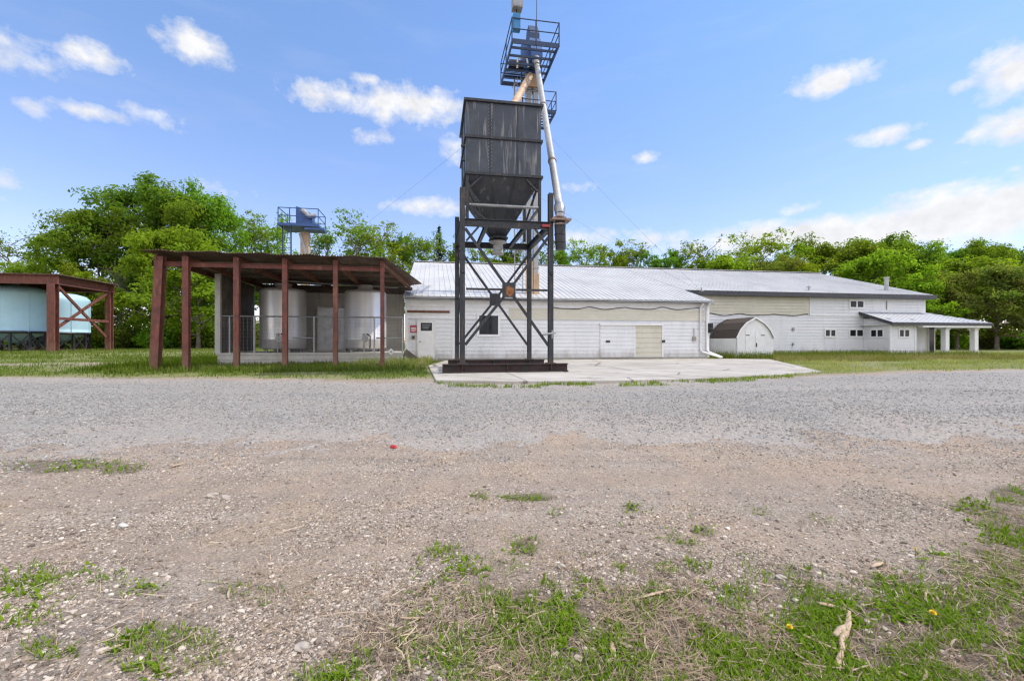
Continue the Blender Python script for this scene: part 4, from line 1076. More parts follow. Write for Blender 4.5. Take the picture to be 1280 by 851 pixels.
# guy wires of the tall leg
def wire(p, q, label, sag=.15, r=.004):
    p = Vector(p); q = Vector(q); pts = [p+(q-p)*s+Vector((0, 0, -sag*4*s*(1-s))) for s in np.linspace(0, 1, 9)]
    b = MB(); b.tube(pts, r, 5); o = b.build('guy_wire', 'steel_dark', None, tuple(q))
    tag(o, label, 'cable', 'guy wires of the tall elevator leg')
v = 2.2; u = U(877, v)
aw = (u, v, roofz(v)+.05)
wire((LU+.3, LV, 13.5), aw, 'upper steel guy wire running down to the bracket on the warehouse roof edge')
wire((LU+.3, LV, 9.5), (aw[0]-.05, aw[1], aw[2]), 'lower steel guy wire running down to the bracket on the warehouse roof edge')
wire((LU-.3, LV, 15.0), (-7.9, 3.2, 3.5), 'thin steel guy wire slanting down left from the elevator towards the canopy roof')
o = thing('guy_bracket', (u, v, roofz(v)), 'small steel bracket on the roof where two guy wires end', 'bracket')
b = MB(); b.box(u-.1, u+.12, v-.1, v+.1, roofz(v)+.02, roofz(v)+.07); b.bar((u, v, roofz(v)), (u-.02, v, roofz(v)+.28), .06, .06); b.build('plate', 'galv', o)

# ================================================================= far steel frame and poly tanks
FU, FV0, FV1 = -28.2, 17.9, 24.2
GL = .68
t_ = thing('tank_shelter', (FU, FV0, GL), 'open rust red steel beam frame at the left edge around pale blue tanks', 'shelter')
def ztop(px, py, v):
    return UZ(px, py, v)[1]
HT = 6.75; UL = FU-13
for u, v in ((FU, FV0), (FU, FV1), (UL, FV0), (UL, FV1)):
    b = MB(); b.ibeam((u, v, GL-.1), (u, v, HT-.7), .52 if v == FV0 else .42, .5, .05); b.box(u-.36, u+.36, v-.34, v+.34, GL-.1, GL+.05); b.build('post', 'rust_red', t_)
for v in (FV0, FV1):
    b = MB(); b.ibeam((UL-.4, v, HT-.36), (FU+.4, v, HT-.36), .4, .72, .06); b.build('front_beam' if v == FV0 else 'rear_beam', 'rust_red', t_)
for u in (FU, UL, (FU+UL)/2):
    b = MB(); b.ibeam((u, FV0+.21, HT-.38), (u, FV1-.21, HT-.38), .36, .62, .06); b.build('side_beam', 'rust_red', t_)
for a, d in (((FU, FV0+.35, 6.0), (FU, FV1-.4, 1.9)), ((FU, FV1-.35, 5.9), (FU, FV0+.4, 2.6))):
    b = MB(); b.bar(a, d, .14, .2); b.build('brace', 'rust_red', t_)
b = MB(); b.bar((FU+.1, FV0+.38, 3.35), (FU+.1, FV1-.3, 3.35), .12, .22); b.build('girt', 'rust_red', t_)
b = MB(); b.box(UL-.6, FU+.6, FV0-.3, FV1+.3, HT+.002, HT+.06); b.build('roof_sheet', 'rust_sheet', t_)
def poly(u, v, r, z0, z1, label):
    t_ = thing('poly_tank', (u, v, GL), label, 'tank', 'pale blue tanks in the steel frame')
    H = z1-z0
    b = MB(); b.lathe((u, v, 0), [(.3, z0-.9), (r*.96, z0), (r, z0+.15)]+[(r*(1-.004*(k % 2)), z0+.15+(H-.9)*k/10) for k in range(11)]+[(r*.97, z1-.55), (r*.86, z1-.3), (r*.6, z1-.1), (r*.25, z1), (.25, z1+.02), (.25, z1+.15), (0, z1+.16)], 64); b.build('tank_shell', 'poly_blue', t_)
    b = MB()
    for k in range(8):
        a = k*math.pi/4+.2; b.bar((u+(r+.02)*math.cos(a), v+(r+.02)*math.sin(a), z0), (u+(r+.02)*math.cos(a), v+(r+.02)*math.sin(a), z1-.7), .05, .03)
    b.build('strap', 'poly_blue', t_)
    b = MB(); n = 12
    b.lathe((u, v, 0), [(r*.9, z0-.12), (r*1.02, z0-.12), (r*1.02, z0+.08), (r*1.005, z0+.08)], 48)
    b.lathe((u, v, 0), [(r*.95, GL), (r*1.0, GL), (r*1.0, GL+.1), (r*.95, GL+.1)], 48)
    for k in range(n):
        a = 2*math.pi*k/n; a2 = 2*math.pi*(k+1)/n; rr = r*.98
        P = lambda a, z: (u+rr*math.cos(a), v+rr*math.sin(a), z)
        b.bar(P(a, GL), P(a, z0-.1), .14, .14); b.bar(P(a, GL+.1), P(a2, z0-.15), .08, .08); b.bar(P(a2, GL+.1), P(a, z0-.15), .08, .08)
    b.build('stand', 'steel_dark', t_)
poly(-33.6, 21.6, 2.25, 2.3, 6.25, 'large pale blue tank in front, cut off by the left edge of the photo')
poly(-34.5, 27.4, 2.3, 2.3, 6.2, 'pale blue tank set behind the corner post of the rust red frame')
# ================================================================= vegetation
def tubes_mesh(name, segs, mat, n=6):
    """segs: list of (points, radii)"""
    vs = []; fs = []
    for pts, rs in segs:
        pts = np.asarray(pts, float); b = len(vs)
        a = np.array([1., 0, 0])
        for i, p in enumerate(pts):
            d = pts[min(i+1, len(pts)-1)]-pts[max(i-1, 0)]; d /= np.linalg.norm(d)+1e-9
            a = a-d*a.dot(d)
            if np.linalg.norm(a) < 1e-3: a = np.cross(d, [0, 1., 0])
            a /= np.linalg.norm(a); c = np.cross(d, a)
            for k in range(n):
                t = 2*math.pi*k/n; vs.append(p+(a*math.cos(t)+c*math.sin(t))*rs[i])
        for i in range(len(pts)-1):
            for k in range(n): fs.append((b+i*n+k, b+i*n+(k+1) % n, b+(i+1)*n+(k+1) % n, b+(i+1)*n+k))
    return raw(name, np.array(vs), np.array(fs), 4, mat, True)
def leaf_cards(name, c, nrm, size, mat, g, asp=.55):
    """folded leaf sprays at centres c facing about nrm"""
    n = len(c)
    nrm = nrm/np.linalg.norm(nrm, axis=1)[:, None]
    r = g.normal(size=(n, 3)); a = r-nrm*(r*nrm).sum(1)[:, None]; a /= np.linalg.norm(a, axis=1)[:, None]
    b = np.cross(nrm, a)
    s = size[:, None]
    dr = nrm*s*.22
    v = np.stack([c-a*s, c-b*s*asp+dr, c+a*s*.9, c+b*s*asp+dr], 1).reshape(-1, 3)
    return raw(name, v, np.arange(n*4), 4, mat)

def make_tree(kind, seed, H, Rd, z0, nlimb, ntwig, nleaf, lsize, mat, bark='bark', spread=1., lean=0., clump=.55):
    """returns trunk and crown meshes; H height, Rd crown radius, z0 height of the lowest limb"""
    g = np.random.default_rng(seed)
    segs = []; tips = []; tw = []
    top = np.array([lean*H*.3, g.normal()*.3, H*.82])
    n = 9; tr = [np.zeros(3)]
    for i in range(1, n+1):
        f = i/n; tr.append(top*f+np.r_[g.normal(size=2)*.10*f*H*.12, 0])
    tr = np.array(tr); r0 = .018*H+.04
    segs.append((tr-np.array([0, 0, .25]), [r0*(1.25 if i == 0 else 1-.88*i/n) for i in range(n+1)]))
    def along(f):
        x = f*n; i = min(int(x), n-1); return tr[i]+(tr[i+1]-tr[i])*(x-i)
    zc = z0+(H-z0)*.42; ph = g.random(3)*6.28
    def inside(q):
        r = math.hypot(q[0]-lean*H*.3*q[2]/H, q[1])/(Rd*1.08); z = max(0, (q[2]-zc)/(H*.97-zc)); a = math.atan2(q[1], q[0])
        return r**2+z**2 < 1.0+.3*math.sin(2*a+ph[0])+.28*math.sin(5*a+ph[1])+.15*math.sin(q[2]*1.7+ph[2])
    for k in range(nlimb):
        f = z0/H/.82 + (1-z0/H/.82)*((k+g.random()*.8)/nlimb)**.85
        f = min(f, .99)
        p = along(f); az = k*2.399+g.normal()*.35
        hrel = (p[2]-z0)/(H-z0)
        env = Rd*(math.sin(math.pi*min(1, .22+.78*hrel))**.7*.9+.15)*(.75+.45*g.random())*spread
        el = .25+.75*hrel+g.normal()*.15
        d = np.array([math.cos(az)*math.cos(el), math.sin(az)*math.cos(el), math.sin(el)])
        L = min(env/max(.35, math.cos(el)), (H-p[2])/max(.2, math.sin(el))*1.02)
        m = 5; pts = [p]; 
        for i in range(1, m+1):
            pts.append(p+d*L*i/m+np.array([0, 0, .10*L*(i/m)**2])+g.normal(size=3)*.05*L*(i/m))
        pts = np.array(pts)
        for _ in range(14):
            if inside(pts[-1]): break
            pts = p+(pts-p)*.88
        L = np.linalg.norm(pts[-1]-p)
        rb = r0*(1-.85*f)*.6+.02
        segs.append((pts, [rb*(1-.85*i/m) for i in range(m+1)]))
        tips.append(pts[-1]); tips.append(pts[-2])
        for q in range(ntwig):
            s = .3+.7*g.random(); x = s*m; i = min(int(x), m-1); b = pts[i]+(pts[i+1]-pts[i])*(x-i)
            dd = d*.5+g.normal(size=3)*.75; dd[2] = dd[2]*.7+.25; dd /= np.linalg.norm(dd)
            l = L*(.25+.3*g.random()); e = b+dd*l; mid = b+dd*l*.5+g.normal(size=3)*.06*l
            if not inside(e): continue
            segs.append(([b, mid, e], [rb*.35*(1-.6*s)+.01, rb*.22*(1-.6*s)+.008, .006]))
            tips.append(e); 
            if q % 2 == 0: tips.append(mid)
    tips.append(top+np.array([0, 0, .03*H])); tips = np.array(tips)
    per = max(1, nleaf//len(tips))
    w_ = g.random(len(tips))**.6*1.5+.2
    cs = []; ns = []
    for tp, ww in zip(tips, w_):
        m = max(1, int(per*ww)); rad = clump*Rd*.42*(.6+.7*g.random())
        o = g.normal(size=(m, 3)); o /= np.linalg.norm(o, axis=1)[:, None]+1e-6
        o *= (g.random(m)**.55)[:, None]*rad*np.array([1.15, 1.15, .75])
        cs.append(tp+o); ns.append(o/rad*1.0+np.array([0, 0, .75])+g.normal(size=(m, 3))*.55)
    cs = np.concatenate(cs); ns = np.concatenate(ns)
    keep = cs[:, 2] > .4; cs = cs[keep]; ns = ns[keep]
    tm = tubes_mesh('trunk', segs, bark)
    cm = leaf_cards('crown', cs, ns, lsize*(.55+.9*g.random(len(cs))), mat, g)
    return tm, cm
def make_conifer(seed, H):
    g = np.random.default_rng(seed); segs = [([(0, 0, -.2), (0, 0, H*.5), (0, 0, H)], [.22, .13, .02])]; cs = []; ns = []
    for k in range(46):
        z = H*(.12+.87*k/46); L = (1-z/H)*H*.2+.15
        for j in range(9):
            a = j*.7+k*1.3+g.normal()*.2; m = max(2, int(9*L))
            t = g.random(m); p = np.stack([np.cos(a)*L*t, np.sin(a)*L*t, z-.25*L*t+.1*g.normal(size=m)], 1)
            cs.append(p); ns.append(g.normal(size=(m, 3))*.5+np.array([0, 0, 1]))
    cs = np.concatenate(cs); ns = np.concatenate(ns)
    return tubes_mesh('trunk', segs, 'bark'), leaf_cards('crown', cs, ns, .22*(.6+.8*g.random(len(cs))), 'needle', g, .4)
def make_bush(seed, Rd, H, n, lsize, mat):
    g = np.random.default_rng(seed); segs = []; cs = []; ns = []
    for k in range(16):
        a = g.random()*6.28; r = Rd*g.random()**.5*.8; h = H*(.45+.55*g.random())*(1-.4*(r/Rd)**2)
        e = np.array([math.cos(a)*r, math.sin(a)*r, h]); b = e*np.array([.25, .25, 0])
        segs.append(([b-np.array([0, 0, .15]), (b+e)/2+g.normal(size=3)*.1, e], [.035, .022, .008]))
        for s in (1, .75, .5, .28):
            m = n//64; o = g.normal(size=(m, 3)); o /= np.linalg.norm(o, axis=1)[:, None]; rad = Rd*.36*(.6+.7*g.random())
            o *= (g.random(m)**.5)[:, None]*rad; c = b+(e-b)*s+o; cs.append(c); ns.append(o/rad+np.array([0, 0, .6])+g.normal(size=(m, 3))*.5)
    cs = np.concatenate(cs); ns = np.concatenate(ns); k = cs[:, 2] > .05
    return tubes_mesh('trunk', segs, 'bark'), leaf_cards('crown', cs[k], ns[k], lsize*(.55+.9*g.random(k.sum())), mat, g)

PROTO = {
 'dense':  [make_tree('d', 11, 16, 5.6, 2.6, 18, 8, 16000, .165, 'leaf_mid', clump=.52), make_tree('d', 12, 16, 5.0, 2.2, 18, 8, 15000, .165, 'leaf_mid', lean=.08, clump=.52), make_tree('d', 13, 16, 6.0, 3.0, 17, 8, 16000, .165, 'leaf_mid', lean=-.08, clump=.5)],
 'dark':   [make_tree('k', 21, 16, 5.2, 3.5, 18, 8, 14000, .165, 'leaf_dark', clump=.48), make_tree('k', 22, 16, 5.8, 3.2, 18, 8, 14000, .165, 'leaf_dark', lean=.06, clump=.48)],
 'airy':   [make_tree('a', 91, 16, 3.6, 3.5, 17, 9, 8600, .18, 'leaf_mid', 'bark_pale', clump=.46), make_tree('a', 92, 16, 4.0, 3.2, 16, 9, 9000, .18, 'leaf_lime', 'bark_pale', clump=.46), make_tree('a', 93, 16, 3.2, 3.5, 16, 9, 8000, .18, 'leaf_dark', 'bark_pale', clump=.46)],
 'lime':   [make_tree('l', 31, 10, 4.2, 1.0, 16, 8, 11000, .16, 'leaf_lime', clump=.48), make_tree('l', 32, 10, 3.8, .8, 16, 8, 10000, .16, 'leaf_lime', clump=.48)],
 'sparse': [make_tree('s', 41, 16, 3.6, 4.5, 16, 10, 3600, .15, 'leaf_mid', 'bark_pale', clump=.45), make_tree('s', 42, 16, 3.2, 4.0, 16, 10, 3200, .15, 'leaf_mid', 'bark_pale', lean=.1, clump=.5), make_tree('s', 43, 16, 4.0, 5, 16, 10, 4600, .15, 'leaf_lime', 'bark_pale', clump=.45)],
 'bare':   [make_tree('b', 51, 16, 4.8, 3.0, 19, 12, 1300, .13, 'leaf_dark', 'bark_pale', clump=.5)],
 'olive':  [make_tree('o', 61, 12, 4.8, 1.6, 17, 9, 9000, .16, 'leaf_olive', clump=.45)],
 'conifer': [make_conifer(71, 17)],
 'bush':   [make_bush(81, 2.1, 2.7, 3800, .15, 'leaf_dark'), make_bush(82, 2.4, 2.4, 3800, .15, 'leaf_mid'), make_bush(83, 1.9, 3.2, 3400, .15, 'leaf_olive')],
}
def _top(me):
    a = np.empty(len(me.vertices)*3, np.float32); me.vertices.foreach_get('co', a)
    return float(np.percentile(a.reshape(-1, 3)[:, 2], 99.93))
PH = {k: [_top(c) for _, c in v] for k, v in PROTO.items()}
_cnt = {}
def plant(kind, px, D, ytop, label, group, name='tree', wide=1.0):
    k = _cnt.get(kind, 0); _cnt[kind] = k+1
    tm, cm = PROTO[kind][k % len(PROTO[kind])]
    x = (px-CX)/F*D; y = D; z = float(hgt(x, y))
    s = (HC+(HY-ytop)/F*D-z)/PH[kind][k % len(PROTO[kind])]
    o = bpy.data.objects.new(name, None); COL.objects.link(o)
    o.location = (x, y, z); o.rotation_euler = (0, 0, random.random()*6.28); o.scale = (s*wide, s*wide, s)
    tag(o, label, 'tree' if name == 'tree' else 'bush', group)
    for nm, me in (('trunk' if name == 'tree' else 'stems', tm), ('crown' if name == 'tree' else 'leaves', cm)):
        c = bpy.data.objects.new(nm, me); COL.objects.link(c); c.parent = o
    return o
GL_, GM_, GR_ = 'trees at the left behind the steel frame', 'trees in the row behind the warehouse', 'trees at the right behind the porch'
T = [
 # left wood
 ('bare', 12, 66, 272, 'almost bare grey branched tree above the pale blue tanks at the left edge', GL_, 1),
 ('sparse', 52, 66, 282, 'thin leafed tree just right of the bare one at the left edge', GL_, 1.2),
 ('airy', 92, 58, 284, 'loose leafed tree rising right above the rust red corner of the steel frame', GL_, 1),
 ('dense', 128, 60, 262, 'broad mid green tree left below the tallest crown of the left wood', GL_, 1),
 ('dark', 172, 62, 221, 'tallest tree of the left wood with a big dark green crown', GL_, 1.0),
 ('dense', 222, 60, 226, 'second tallest tree, right shoulder of the big crown in the left wood', GL_, .9),
 ('dense', 268, 64, 236, 'leafy tree closing the right end of the tall left crown', GL_, .8),
 ('lime', 248, 50, 300, 'bright lime green small tree seen between the first two canopy posts', GL_, 1.1),
 ('lime', 205, 53, 285, 'bright yellow green tree in front of the tallest left crown', GL_, 1),
 ('bare', 150, 55, 322, 'small tree with bare pale twigs left of the leaning rust red post', GL_, 1),
 ('lime', 95, 52, 330, 'yellow green small tree filling the gap above the steel frame brace', GL_, 1),
 ('airy', 30, 60, 318, 'leafy tree behind the roof of the steel frame near the left edge', GL_, 1.2),
 ('dense', 262, 54, 345, 'low leafy tree just left of the platform corner post', GL_, 1),
 ('bare', -40, 62, 285, 'bare tree beyond the left edge behind the blue tanks', GL_, 1),
 # middle row
 ('sparse', 306, 66, 266, 'slim sparse tree at the left of the small blue elevator platform', GM_, 1),
 ('sparse', 334, 70, 268, 'slim sparse tree immediately left of the small blue elevator platform', GM_, 1),
 ('sparse', 412, 68, 282, 'slim sparse tree immediately right of the small blue elevator platform', GM_, 1),
 ('sparse', 441, 66, 266, 'tall sparse tree above the right half of the canopy roof', GM_, 1.1),
 ('sparse', 474, 70, 278, 'sparse tree above the right end of the canopy roof', GM_, 1.1),
 ('airy', 503, 74, 292, 'leafy tree over the left end of the pale metal roof', GM_, .8),
 ('sparse', 527, 72, 290, 'sparse tree between the canopy roof and the dark pointed conifer', GM_, 1),
 ('conifer', 549, 82, 284, 'dark pointed conifer left of the hopper tower', GM_, 1),
 ('airy', 568, 72, 298, 'leafy tree touching the left side of the hopper tower post', GM_, .8),
 ('airy', 606, 72, 306, 'light green tree seen between the hopper tower posts on the left', GM_, 1),
 ('airy', 640, 74, 304, 'leafy tree seen behind the outlet of the hopper', GM_, .8),
 ('sparse', 676, 72, 300, 'thin tree seen through the right posts of the hopper tower', GM_, 1),
 ('airy', 706, 72, 304, 'leafy tree directly under the black spout sleeve', GM_, .75),
 ('sparse', 733, 74, 300, 'sparse tree first to the right of the black spout sleeve', GM_, 1),
 ('airy', 764, 72, 298, 'leafy tree with a rounded top second to the right of the spout', GM_, .7),
 ('sparse', 800, 74, 302, 'loose leafed tree in the row above the sliding door', GM_, 1.2),
 ('airy', 822, 70, 316, 'low yellow green tree above the middle of the warehouse roof ridge', GM_, 1),
 ('airy', 848, 74, 308, 'leafy tree above the step where the two roof edges meet', GM_, .7),
 ('sparse', 878, 72, 298, 'sparse tree above the roof bracket of the guy wires', GM_, 1.2),
 ('lime', 900, 68, 318, 'yellow green low tree above the dark roof fascia', GM_, 1.1),
 ('bare', 915, 76, 296, 'nearly bare tree standing up from the row above the garden shed', GM_, 1),
 ('sparse', 946, 72, 288, 'tallest open crowned tree of the row above the garden shed', GM_, 1.2),
 ('olive', 962, 68, 322, 'olive green low tree right of the tall open crown', GM_, 1.1),
 ('airy', 990, 72, 300, 'rounded leafy tree left of the ridge end of the warehouse', GM_, .9),
 ('dense', 1028, 74, 290, 'high domed leafy tree over the ridge end of the warehouse', GR_, 1.0),
 # right wood
 ('lime', 1012, 66, 318, 'bright low tree along the falling roof edge near the ridge end', GR_, 1.1),
 ('dense', 1066, 70, 298, 'rounded green tree over the falling roof edge of the warehouse', GR_, 1),
 ('dark', 1098, 74, 294, 'darker green tree rising above the vent pipe', GR_, .9),
 ('lime', 1090, 62, 316, 'yellow green tree directly left of the vent pipe', GR_, 1.1),
 ('dense', 1132, 72, 300, 'leafy tree right of the vent pipe in the back row', GR_, 1),
 ('lime', 1148, 58, 330, 'bright lime green tree just behind the east end of the warehouse', GR_, 1.1),
 ('dense', 1168, 70, 304, 'leafy tree in the back row above the porch roof', GR_, 1),
 ('dark', 1206, 74, 302, 'dark tree in the back row near the right edge', GR_, 1),
 ('dense', 1240, 70, 300, 'rounded leafy tree in the back row close to the right edge', GR_, 1),
 ('dark', 1275, 72, 306, 'dark tree in the back row at the very right edge', GR_, 1),
 ('olive', 1196, 58, 338, 'brownish olive tree with dark limbs over the porch columns', GR_, 1.0),
 ('olive', 1246, 56, 330, 'larger brownish olive tree with dark limbs right of the porch roof', GR_, 1.1),
 ('lime', 1222, 62, 320, 'yellow green crown behind the brownish trees at the right', GR_, 1.2),
 ('olive', 1290, 54, 345, 'brownish olive tree half cut off by the right edge', GR_, 1.1),
 ('dense', 1330, 62, 315, 'leafy tree beyond the right edge', GR_, 1),
]
for kind, px, D, yt, lab, grp, wd__ in T: plant(kind, px, D, yt, lab, grp, 'tree', wd__)
BS = [(70, 56, 402, 'low dark bush behind the left stand of the blue tanks'), (118, 54, 398, 'bush behind the steel frame brace'), (150, 52, 408, 'bush just right of the steel frame'),
      (176, 54, 400, 'bush left of the leaning rust red post'), (208, 52, 404, 'bush between the leaning post and the next post'), (246, 53, 400, 'bush left of the platform corner post'), (268, 52, 406, 'bush touching the platform corner post'),
      (20, 57, 404, 'bush behind the large front tank'), (312, 56, 400, 'bush seen through the gap of the canopy wall'),
      (1160, 62, 410, 'bush behind the rear porch column'), (1190, 64, 414, 'bush seen between the porch columns'), (1232, 62, 412, 'bush right of the last porch column'), (1262, 60, 415, 'bush near the right edge behind the lawn'), (1295, 58, 410, 'bush at the right edge')]
for px, D, yt, lab in BS: plant('bush', px, D, yt, lab, 'bushes at the foot of the woods', 'bush', 1.25)
# the dark mass of undergrowth behind
g = np.random.default_rng(5)
def band(px0, px1, d0, d1, n, h):
    px = g.uniform(px0, px1, n); D = g.uniform(d0, d1, n); x = (px-CX)/F*D
    z = hgt(x, D)+h*g.random(n)**1.3*(.4+.9*vnoise(x*.35, D*.35))
    return np.stack([x, D, z], 1)
pts = np.concatenate([band(-120, 330, 56, 74, 16000, 4.2), band(1120, 1420, 64, 84, 14000, 3.2), band(280, 1180, 66, 82, 5000, 4.5)])
me = leaf_cards('undergrowth', pts, g.normal(size=pts.shape)+np.array([0, 0, .6]), .22*(.6+.8*g.random(len(pts))), 'leaf_mid', g)
tag(link('undergrowth', me), kind='stuff')

# ---------------------------------------------------------------- grass and litter
def blades(name, x, y, z, L, wdt, mat, bend=.5, tilt=.45, gseed=1):
    g = np.random.default_rng(gseed); n = len(x)
    a = g.random(n)*6.283; d = np.stack([np.cos(a), np.sin(a)], 1); s = np.stack([-np.sin(a), np.cos(a)], 1)
    tl = tilt*(.25+g.random(n)); bd = bend*g.random(n)
    base = np.stack([x, y, z-.004], 1); vs = []
    for f, wf in ((0, .8), (.5, 1.0), (1.0, 0.12)):
        h = L*f; off = L*(tl*f+bd*f*f)*.75; zz = h*np.sqrt(np.maximum(.12, 1-(tl*.8+bd*f)**2*.7))
        c = base+np.stack([d[:, 0]*off, d[:, 1]*off, zz], 1)
        wv = np.concatenate([s*(wdt*wf*.5)[:, None], np.zeros((n, 1))], 1)
        vs += [c-wv, c+wv]
    v = np.stack(vs, 1).reshape(-1, 3)
    b = np.arange(n)[:, None]*6
    lo = np.concatenate([b+np.array([[0, 1, 3, 2]]), b+np.array([[2, 3, 5, 4]])], 1)
    me = raw(name, v, lo, 4, mat); o = link(name, me); tag(o, kind='stuff'); return o
def screen_pts(n, y0, y1, x0=-160, x1=1440, g=g):
    return gpt(g.uniform(x0, x1, n), g.uniform(y0, y1, n))
# foreground grass in tufts
x, y = screen_pts(170000, 560, 930)
gv = green(x, y); tuft = fbm(x*7, y*7, 3)
k = g.random(len(x)) < gv*ss(.43, .58, tuft)*.72+gv*.05
x, y = x[k], y[k]; n = len(x)
M['grass_mix'] = leafmat('lawn_blade', (.08, .14, .02), (.22, .24, .07), (.12, .17, .03), trans=.3)
blades('grass', x, y, hgt(x, y), .022+.05*g.random(n)**1.4, .0035+.004*g.random(n), 'grass', .6, .7, 2)
x, y = screen_pts(170000, 575, 930)
gv = green(x, y); tuft = fbm(x*4+40, y*4, 3)
k = g.random(len(x)) < gv*ss(.48, .64, tuft)*.7
x, y = x[k], y[k]; n = len(x)
blades('weeds', x, y, hgt(x, y), .02+.04*g.random(n), .009+.014*g.random(n)**1.5, 'weed', .8, .9, 3)
# dry stems and straw on the ground
def straws(name, x, y, L, wdt, lift, mat, seed):
    g = np.random.default_rng(seed); n = len(x); a = g.random(n)*6.283
    d = np.stack([np.cos(a), np.sin(a)], 1); s = np.stack([-np.sin(a), np.cos(a)], 1)
    b0 = np.stack([x, y], 1); bend = g.normal(size=n)*.15; vs = []
    h0 = lift*g.random(n); sl = g.normal(size=n)*lift*.8
    for f in (-.5, 0, .5):
        c = b0+d*(L*f)[:, None]+s*(L*bend*(f*f*4-1)*.3)[:, None]
        zz = hgt(c[:, 0], c[:, 1])+.004+np.maximum(0, h0+sl*f)
        wv = s*(wdt*(1-.6*abs(f))*.5)[:, None]
        vs += [np.column_stack([c-wv, zz]), np.column_stack([c+wv, zz+wdt*.4])]
    v = np.stack(vs, 1).reshape(-1, 3); b = np.arange(n)[:, None]*6
    lo = np.concatenate([b+np.array([[0, 1, 3, 2]]), b+np.array([[2, 3, 5, 4]])], 1)
    o = link(name, raw(name, v, lo, 4, mat)); tag(o, kind='stuff')
x, y = screen_pts(85000, 620, 940); _px = toimg(x, np.maximum(y, .9), hgt_smooth(x, y)); _z = ss(-10, 60, _px[1]-np.interp(_px[0], GB_X, GB_Y)); k = g.random(len(x)) < .04+.5*_z*ss(.4, .6, fbm(x*3+7, y*3, 3)); x, y = x[k], y[k]; n = len(x)
straws('dry_straw', x, y, .03+.16*g.random(n)**2, .0018+.0042*g.random(n)**2, .022, 'straw', 4)
x, y = screen_pts(520, 680, 930); k = g.random(len(x)) < green(x, y)*.75; x, y = x[k], y[k]; n = len(x)
straws('dry_husks', x, y, .03+.09*g.random(n)**1.5, .005+.010*g.random(n)**1.5, .025, 'straw', 6)
x, y = screen_pts(34000, 600, 930); k = g.random(len(x)) < .5*green(x, y)+.25*ss(.55, .7, fbm(x*2+3, y*2+9, 3)); x, y = x[k], y[k]; n = len(x)
blades('dead_grass', x, y, hgt(x, y), .03+.06*g.random(n), .0025+.003*g.random(n), 'straw', .9, 1.2, 8)
# rough grass round the canopy, along the pad and before the rear wing
def uvfield(n, u0, u1, v0, v1, cond):
    u = g.uniform(u0, u1, n); v = g.uniform(v0, v1, n)
    x = PX0+C_*u-S_*v; y = PY0+S_*u+C_*v
    k = cond(u, v, x, y); return x[k], y[k]
def inb(u, v): return (u > PL-.1) & (u < PR+.8) & (v > PV0-.05) & (v < 1.2) | (u > -.2) & (u < 36) & (v > -.1) & ((u < UF) | (v > VB-.1)) | (u > ua-.1) & (u < 38) & (v > 1.0)
def cond(u, v, x, y):
    f = fbm(x*.8, y*.8, 4)
    keep = (y > far_edge(x)+.1+(f-.5)*1.6) & ~inb(u, v) & ~on_pad(u, v)
    return keep & (g.random(len(u)) < ss(.34, .62, f)*.9+.1) & (g.random(len(u)) < yard_green(x, y)+.05)
x, y = uvfield(120000, -32, 2.5, -12, 8, cond); n = len(x)
blades('lawn_grass', x, y, hgt(x, y), .05+.12*g.random(n)**1.5, .012+.010*g.random(n), 'grass_mix', .5, .5, 9)
x, y = uvfield(140000, 8, 60, -14, 9, cond); n = len(x)
blades('lawn_grass', x, y, hgt(x, y), .06+.13*g.random(n)**1.5, .013+.010*g.random(n), 'grass_tall', .5, .5, 10)
x, y = uvfield(60000, -60, -9, 4, 36, cond); n = len(x)
blades('lawn_grass', x, y, hgt(x, y), .08+.14*g.random(n), .02+.02*g.random(n), 'grass_mix', .5, .5, 11)
# taller weeds: before the shed and rear wall, under the canopy edge, left of the pad
def strip(n, u0, u1, v0, v1, hmax, mat, seed, dens=.45):
    x, y = uvfield(n, u0, u1, v0, v1, lambda u, v, x, y: (g.random(len(u)) < ss(dens-.1, dens+.15, fbm(x*1.3, y*1.3, 3))) & ~on_pad(u, v) & ~inb(u, v)); n = len(x)
    blades('tall_weeds', x, y, hgt(x, y), .12+hmax*g.random(n)**1.4, .012+.012*g.random(n), mat, .5, .4, seed)
strip(34000, 17.4, 36, -1.4, 2.9, .45, 'grass_mix', 12, .42)
strip(22000, 17.2, 44, -4.2, -.6, .30, 'grass_tall', 17, .44)
strip(12000, -8.6, .7, -7.8, -5.6, .17, 'grass_mix', 13, .42)
strip(9000, -10.5, .3, -6.2, -3.1, .18, 'grass_mix', 14, .42)
strip(5000, -1.6, 1.3, -6.6, -1.0, .35, 'grass_tall', 15, .36)
strip(6000, -9.8, -7.4, -6.4, 2.0, .4, 'grass', 16, .35)
# a ragged fringe along the front of the pad
px = g.uniform(545, 1010, 5200); py = np.interp(px, [545, 640, 760, 880, 960, 1026], [479.5, 481, 480, 476, 471.5, 466.5])+g.random(5200)**1.5*5
x, y = gpt(px, py); k = (g.random(len(x)) < ss(.4, .55, fbm(x*1.8, y*1.8, 3))); x, y = x[k], y[k]; n = len(x)
blades('pad_fringe_grass', x, y, hgt(x, y), .04+.09*g.random(n), .008+.008*g.random(n), 'grass', .5, .5, 18)

